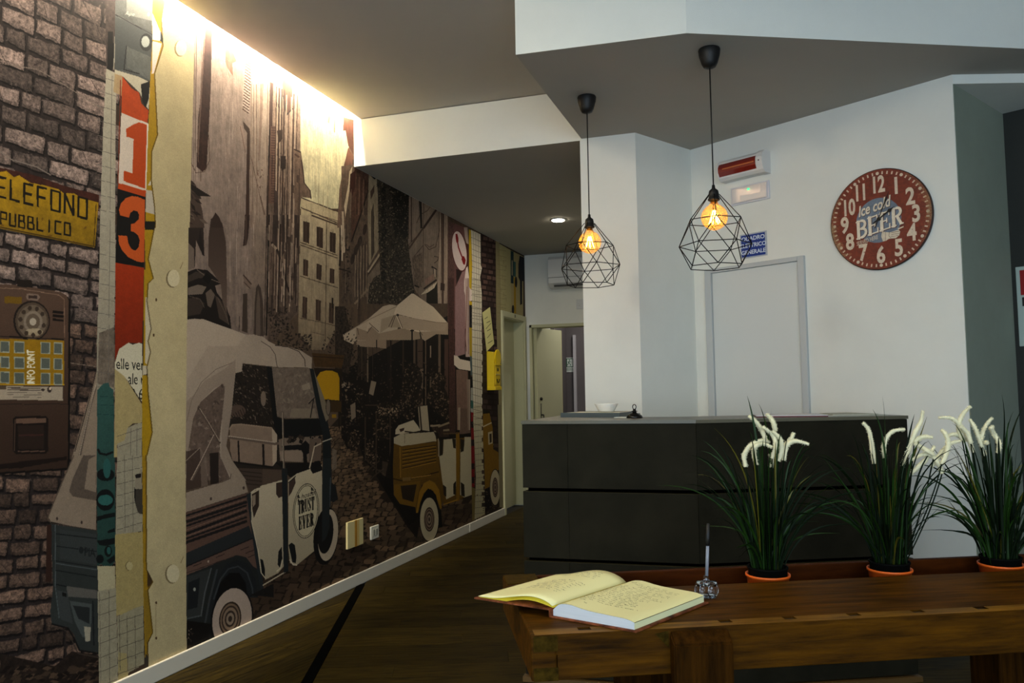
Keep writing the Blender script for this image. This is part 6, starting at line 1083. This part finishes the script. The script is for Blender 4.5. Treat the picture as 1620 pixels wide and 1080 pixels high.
pn = empty('ballpoint_pen', (hx-.001, hy-.001, .8)); tag(pn, 'clear ballpoint pen with black cap standing in its holder', 'pen'); pn.rotation_euler = (0, math.radians(3.2), math.radians(5))
V_, F_ = tube([(0, 0, .0465), (0, 0, .118)], .0036, 8); mesh('barrel', V_, F_, mat('pen_barrel', (206, 210, 222), .1, trans=.65, spec=.8), pn, True); V_, F_ = tube([(0, 0, .048), (0, 0, .12)], .0014, 6); mesh('ink_tube', V_, F_, mat('ink_tube', (60, 60, 84), .4), pn, True)
V_, F_ = tube([(0, 0, .112), (0, 0, .13), (0, 0, .160)], .0046, 12, lambda k, n_: (1, 1, .72)[k]); mesh('pen_cap', V_, F_, black_pl, pn, True)
# ------------------------------------------------------------------ potted grasses in the tool tray
orange = mat('orange_plastic', (214, 92, 24), .42, var=.04, scale=14); soil = mat('black_inner_pot', (6, 7, 6), .8, spec=.05); gmats = [mat('grass_green', (22, 46, 8), .45, var=.3, scale=30, spec=.2), mat('grass_dark', (8, 20, 5), .6, var=.3, scale=30, spec=.1), mat('grass_olive', (84, 80, 18), .5, var=.3, scale=30)]; fuzz = mat('white_plush', (220, 214, 180), .9, var=.06, scale=300)
def fuzzy(path, r):
    rr_ = random.Random(int(path[0][0]*1e5) & 0xffff); P = path; V, F = tube(P, r, 12, lambda k, n_: (.55+.45*math.sin(PI*min(1., (k+.6)/n_*1.02)**.6)) if k < n_-1 else .35)
    V2 = []; V = [Vector(v) for v in V]
    cc = [Vector(p) for p in P for _ in range(12)]
    V2 = [c+(v-c)*rr_.uniform(.82, 1.2) for v, c in zip(V, cc)]; n0 = len(V2); F = list(F)
    for i in range(n0):                                          # short pile hairs
        d = (V2[i]-cc[i]).normalized(); s_ = Vector((rr_.uniform(-1, 1), rr_.uniform(-1, 1), rr_.uniform(-1, 1)))*.0009; k = len(V2); V2 += [V2[i]+s_, V2[i]-s_, V2[i]+d*.0026+s_*2]; F.append((k, k+1, k+2))
    return V2, F
def blade(root, path, wd, m, tw):
    P = [Vector(p) for p in path]; V, F = [], []; n_ = len(P)
    for k, p in enumerate(P):
        T = (P[min(k+1, n_-1)]-P[max(k-1, 0)]).normalized(); A = T.cross(Vector((math.cos(tw), math.sin(tw), .25))).normalized(); B = T.cross(A).normalized()
        w_ = wd*(min(1, .55+k/n_)*(1-(k/(n_-1))**2.6)+.04)
        V += [p-A*w_, p+B*w_*.35, p+A*w_]
    for k in range(n_-1): b0 = k*3; F += [(b0, b0+1, b0+4, b0+3), (b0+1, b0+2, b0+5, b0+4)]
    o = mesh('leaf', V, F, m, root, True); return o
vdir = np.array((-math.sin(ba), math.cos(ba))); cr3 = np.array((CAM[0][0], CAM[1][0])); cf3 = unit((CAM[0][2], CAM[1][2]))
def plant(u, label, flowers, seed, longs, nb=128, zc=.80):
    rr_ = random.Random(seed); x, y = bw(u, .394); t = empty('potted_grass', (x, y, .7045)); tag(t, label, 'plant', 'artificial grasses in the bench tray')
    H0 = zc-.7045
    V_, F_ = lathe([(0, 0), (.040, 0), (.0505, H0-.006), (.0535, H0-.0055), (.0535, H0), (.0500, H0), (.047, H0-.02), (0, H0-.022)], 40); mesh('orange_pot', V_, F_, orange, t, True)
    V_, F_ = lathe([(0, H0-.02), (.046, H0-.02), (.0465, H0+.013), (.049, H0+.014), (.049, H0+.018), (.044, H0+.018), (.043, H0+.004), (0, H0+.004)], 36); mesh('inner_pot', V_, F_, soil, t, True)
    P0_ = np.array((x, y))
    def loc(px, py, dep=0.):                                     # photo point at the plant's own distance, dep metres further back
        q = onplane(px, py, P0_+cf3*dep, cr3); w_ = P0_+cf3*dep+cr3*q[0]; return (w_[0]-x, w_[1]-y, q[1]-.7045)
    for (pts, m_, wd) in longs:
        d0 = rr_.uniform(-.03, .03); L_ = [loc(px, py, d0+rr_.uniform(-.006, .006)) for px, py in pts]; base = (rr_.uniform(-.02, .02), rr_.uniform(-.02, .02), H0)
        b_ = bez([base, *L_], 12); blade(t, b_, wd*1.45, gmats[m_], rr_.uniform(0, PI))
    for i in range(nb):
        az = rr_.uniform(0, 2*PI); r0 = rr_.uniform(.004, .038); lean = abs(rr_.gauss(0, .5)) if i > 16 else abs(rr_.gauss(0, .16)); ln = rr_.uniform(.14, .34) if i > 10 else rr_.uniform(.28, .37); dx, dy = math.cos(az), math.sin(az)
        dv = np.array((dx, dy)); dv = dv/max(1., abs(dv.dot(unit((-math.sin(ba), math.cos(ba)))))*1.25+.2) ; dx, dy = dv
        rx, ry = r0*math.cos(az+rr_.uniform(-.5, .5)), r0*math.sin(az+rr_.uniform(-.5, .5)); lean = min(lean, 1.15); sg_ = math.sin(lean)*ln; hg = math.cos(lean)*ln
        p = bez([(rx, ry, H0), (rx+dx*sg_*.22, ry+dy*sg_*.22, H0+ln*.52), (rx+dx*sg_*.6, ry+dy*sg_*.6, H0+hg*.98), (rx+dx*sg_*1.1, ry+dy*sg_*1.1, H0+hg*(1.0 if lean < .5 else .93))], 10)
        blade(t, p, rr_.uniform(.0022, .0042), gmats[1 if rr_.random() < .6 else (0 if rr_.random() < .86 else 2)], rr_.uniform(0, PI))
    for pts in flowers:
        d0 = rr_.uniform(-.022, .022); L_ = [loc(px, py, d0+k*rr_.uniform(-.004, .004)) for k, (px, py) in enumerate(pts)]; path = []
        for k in range(len(L_)-1):
            for s_ in range(9 if k < len(L_)-2 else 10):
                t_ = s_/9; p0 = np.array(L_[max(0, k-1)]); p1 = np.array(L_[k]); p2 = np.array(L_[k+1]); p3 = np.array(L_[min(len(L_)-1, k+2)])
                path.append(tuple(.5*((2*p1)+(-p0+p2)*t_+(2*p0-5*p1+4*p2-p3)*t_*t_+(-p0+3*p1-3*p2+p3)*t_**3)))
        V_, F_ = fuzzy(path, .0054); f = mesh('flower_spike', V_, F_, fuzz, t, True)
        b0 = path[0]; st_ = bez([(b0[0]*.25+rr_.uniform(-.01, .01), b0[1]*.25+rr_.uniform(-.01, .01), H0), (b0[0]*.8, b0[1]*.8, b0[2]*.6+H0*.4), b0], 8); V_, F_ = tube(st_, .0016, 6); mesh('stalk', V_, F_, gmats[1], t, True)
    return t
c1 = lambda *v: [(1080+v[i]/3, 600+v[i+1]/3) for i in range(0, len(v), 2)]; c2 = lambda *v: [(1400+v[i]/7.364, 620+v[i+1]/7.364) for i in range(0, len(v), 2)]; c3 = lambda *v: [(1320+v[i]/3, 600+v[i+1]/3) for i in range(0, len(v), 2)]
plant(.643, 'leftmost orange-potted artificial grass with drooping white spikes, before the dark counter', [
    c1(300, 415, 292, 360, 320, 315, 370, 290, 412, 298), c1(350, 405, 338, 350, 345, 318, 380, 305, 425, 322), c1(395, 290, 375, 240, 345, 198, 312, 172), c1(440, 245, 432, 210, 415, 180, 396, 166), c1(425, 375, 442, 310, 425, 262, 380, 225), c1(455, 388, 470, 330, 462, 280, 425, 245),
    c1(480, 385, 492, 320, 530, 292, 600, 308), c1(455, 330, 490, 308, 515, 280, 527, 253), c1(420, 418, 424, 385, 412, 352), ], 5,
    [(c1(300, 700, 250, 580, 50, 460), 0, .0022), (c1(350, 500, 260, 320, 148, 230), 2, .0022), (c1(300, 560, 230, 380, 100, 290), 0, .002), (c1(290, 620, 160, 400, 90, 430), 1, .002), (c1(380, 400, 340, 180, 306, 78), 0, .0026), (c1(430, 350, 400, 180, 360, 114), 0, .002), (c1(410, 400, 412, 230, 421, 135), 0, .002), (c1(440, 420, 455, 300, 485, 235), 1, .002),
     (c1(470, 640, 520, 420, 710, 295), 1, .0022), (c1(480, 660, 560, 420, 690, 400), 1, .0022), (c1(470, 700, 560, 590, 780, 575), 0, .0032), (c1(480, 690, 600, 540, 780, 460), 0, .0022), (c1(460, 620, 500, 520, 610, 455), 2, .0022), (c1(300, 660, 210, 560, 60, 520), 1, .002), (c1(310, 720, 200, 580, 100, 545), 1, .0024), (c1(480, 800, 500, 800, 530, 768), 1, .002), (c1(310, 800, 270, 760, 258, 720), 1, .002), (c1(480, 600, 520, 440, 600, 365), 2, .002)])
plant(.964, 'middle orange-potted artificial grass with white spikes, at the counter\'s right end', [
    c3(190, 400, 180, 330, 165, 245, 135, 205), c3(238, 372, 236, 310, 270, 250, 335, 236), c2(205, 860, 270, 680, 350, 470, 420, 340, 440, 215), c2(340, 590, 390, 540, 470, 518, 560, 530), c2(570, 740, 500, 690, 420, 640, 345, 605), c2(665, 950, 620, 830, 540, 740, 430, 730, 320, 790), c2(310, 945, 400, 860, 470, 790, 540, 700, 575, 625), c2(540, 875, 620, 760, 680, 680, 760, 600, 880, 570), c2(660, 840, 720, 700, 735, 580, 700, 480, 655, 440)], 9,
    [(c3(240, 420, 250, 220, 228, 80), 0, .0028), (c3(270, 400, 230, 210, 182, 142), 0, .002), (c3(330, 400, 350, 270, 380, 165), 1, .003), (c3(350, 420, 400, 290, 440, 175), 2, .003), (c3(200, 620, 150, 430, 48, 328), 0, .002), (c3(180, 700, 100, 560, -60, 360), 0, .002), (c3(245, 810, 180, 640, 0, 490), 0, .0024), (c3(200, 620, 100, 560, -60, 575), 0, .0022), (c3(350, 650, 420, 430, 630, 390), 1, .0026), (c3(360, 700, 440, 560, 575, 560), 1, .0022), (c3(370, 700, 440, 620, 515, 660), 1, .0022), (c3(380, 760, 450, 640, 510, 600), 1, .002), (c3(280, 780, 330, 600, 345, 420), 2, .0034), (c3(360, 600, 420, 480, 545, 460), 1, .0022), (c3(180, 800, 150, 740, 130, 690), 1, .002), (c3(350, 620, 420, 520, 470, 480), 0, .0022), (c3(370, 740, 400, 680, 470, 520), 1, .002)])
plant(1.268, 'rightmost orange-potted artificial grass with white spikes, before the grey alcove', [
    c2(1030, 700, 950, 500, 860, 370, 760, 300, 625, 298), c2(900, 560, 860, 430, 870, 330, 930, 230, 1000, 165), c2(930, 580, 880, 520, 810, 490, 735, 510), c2(1130, 640, 1080, 500, 1040, 400, 985, 315), c2(1165, 740, 1120, 600, 1130, 500, 1180, 380, 1250, 300), c2(1315, 710, 1330, 600, 1270, 490, 1235, 420, 1265, 400), c2(1000, 600, 960, 480, 880, 400), c2(1190, 600, 1170, 575)], 14,
    [(c3(780, 420, 830, 240, 795, 70), 1, .0032), (c3(790, 450, 820, 260, 900, 120), 1, .003), (c3(780, 500, 800, 240, 850, 150), 1, .002), (c3(800, 560, 830, 440, 900, 400), 2, .0032), (c3(700, 650, 600, 500, 440, 285), 1, .0024), (c3(710, 700, 610, 480, 510, 410), 1, .0022), (c3(700, 600, 640, 400, 590, 370), 2, .002), (c3(700, 640, 620, 460, 560, 300), 1, .0026), (c3(710, 810, 630, 690, 535, 565), 1, .002), (c3(710, 760, 660, 560, 590, 460), 1, .0022), (c3(760, 500, 745, 380, 740, 280), 0, .002), (c3(860, 640, 900, 540, 960, 500), 1, .002), (c3(850, 560, 880, 380, 960, 300), 1, .0026), (c3(720, 800, 680, 700, 625, 640), 1, .002), (c3(640, 500, 700, 620, 600, 480), 1, .002), (c3(780, 520, 850, 440, 855, 360), 1, .002)], zc=.80)
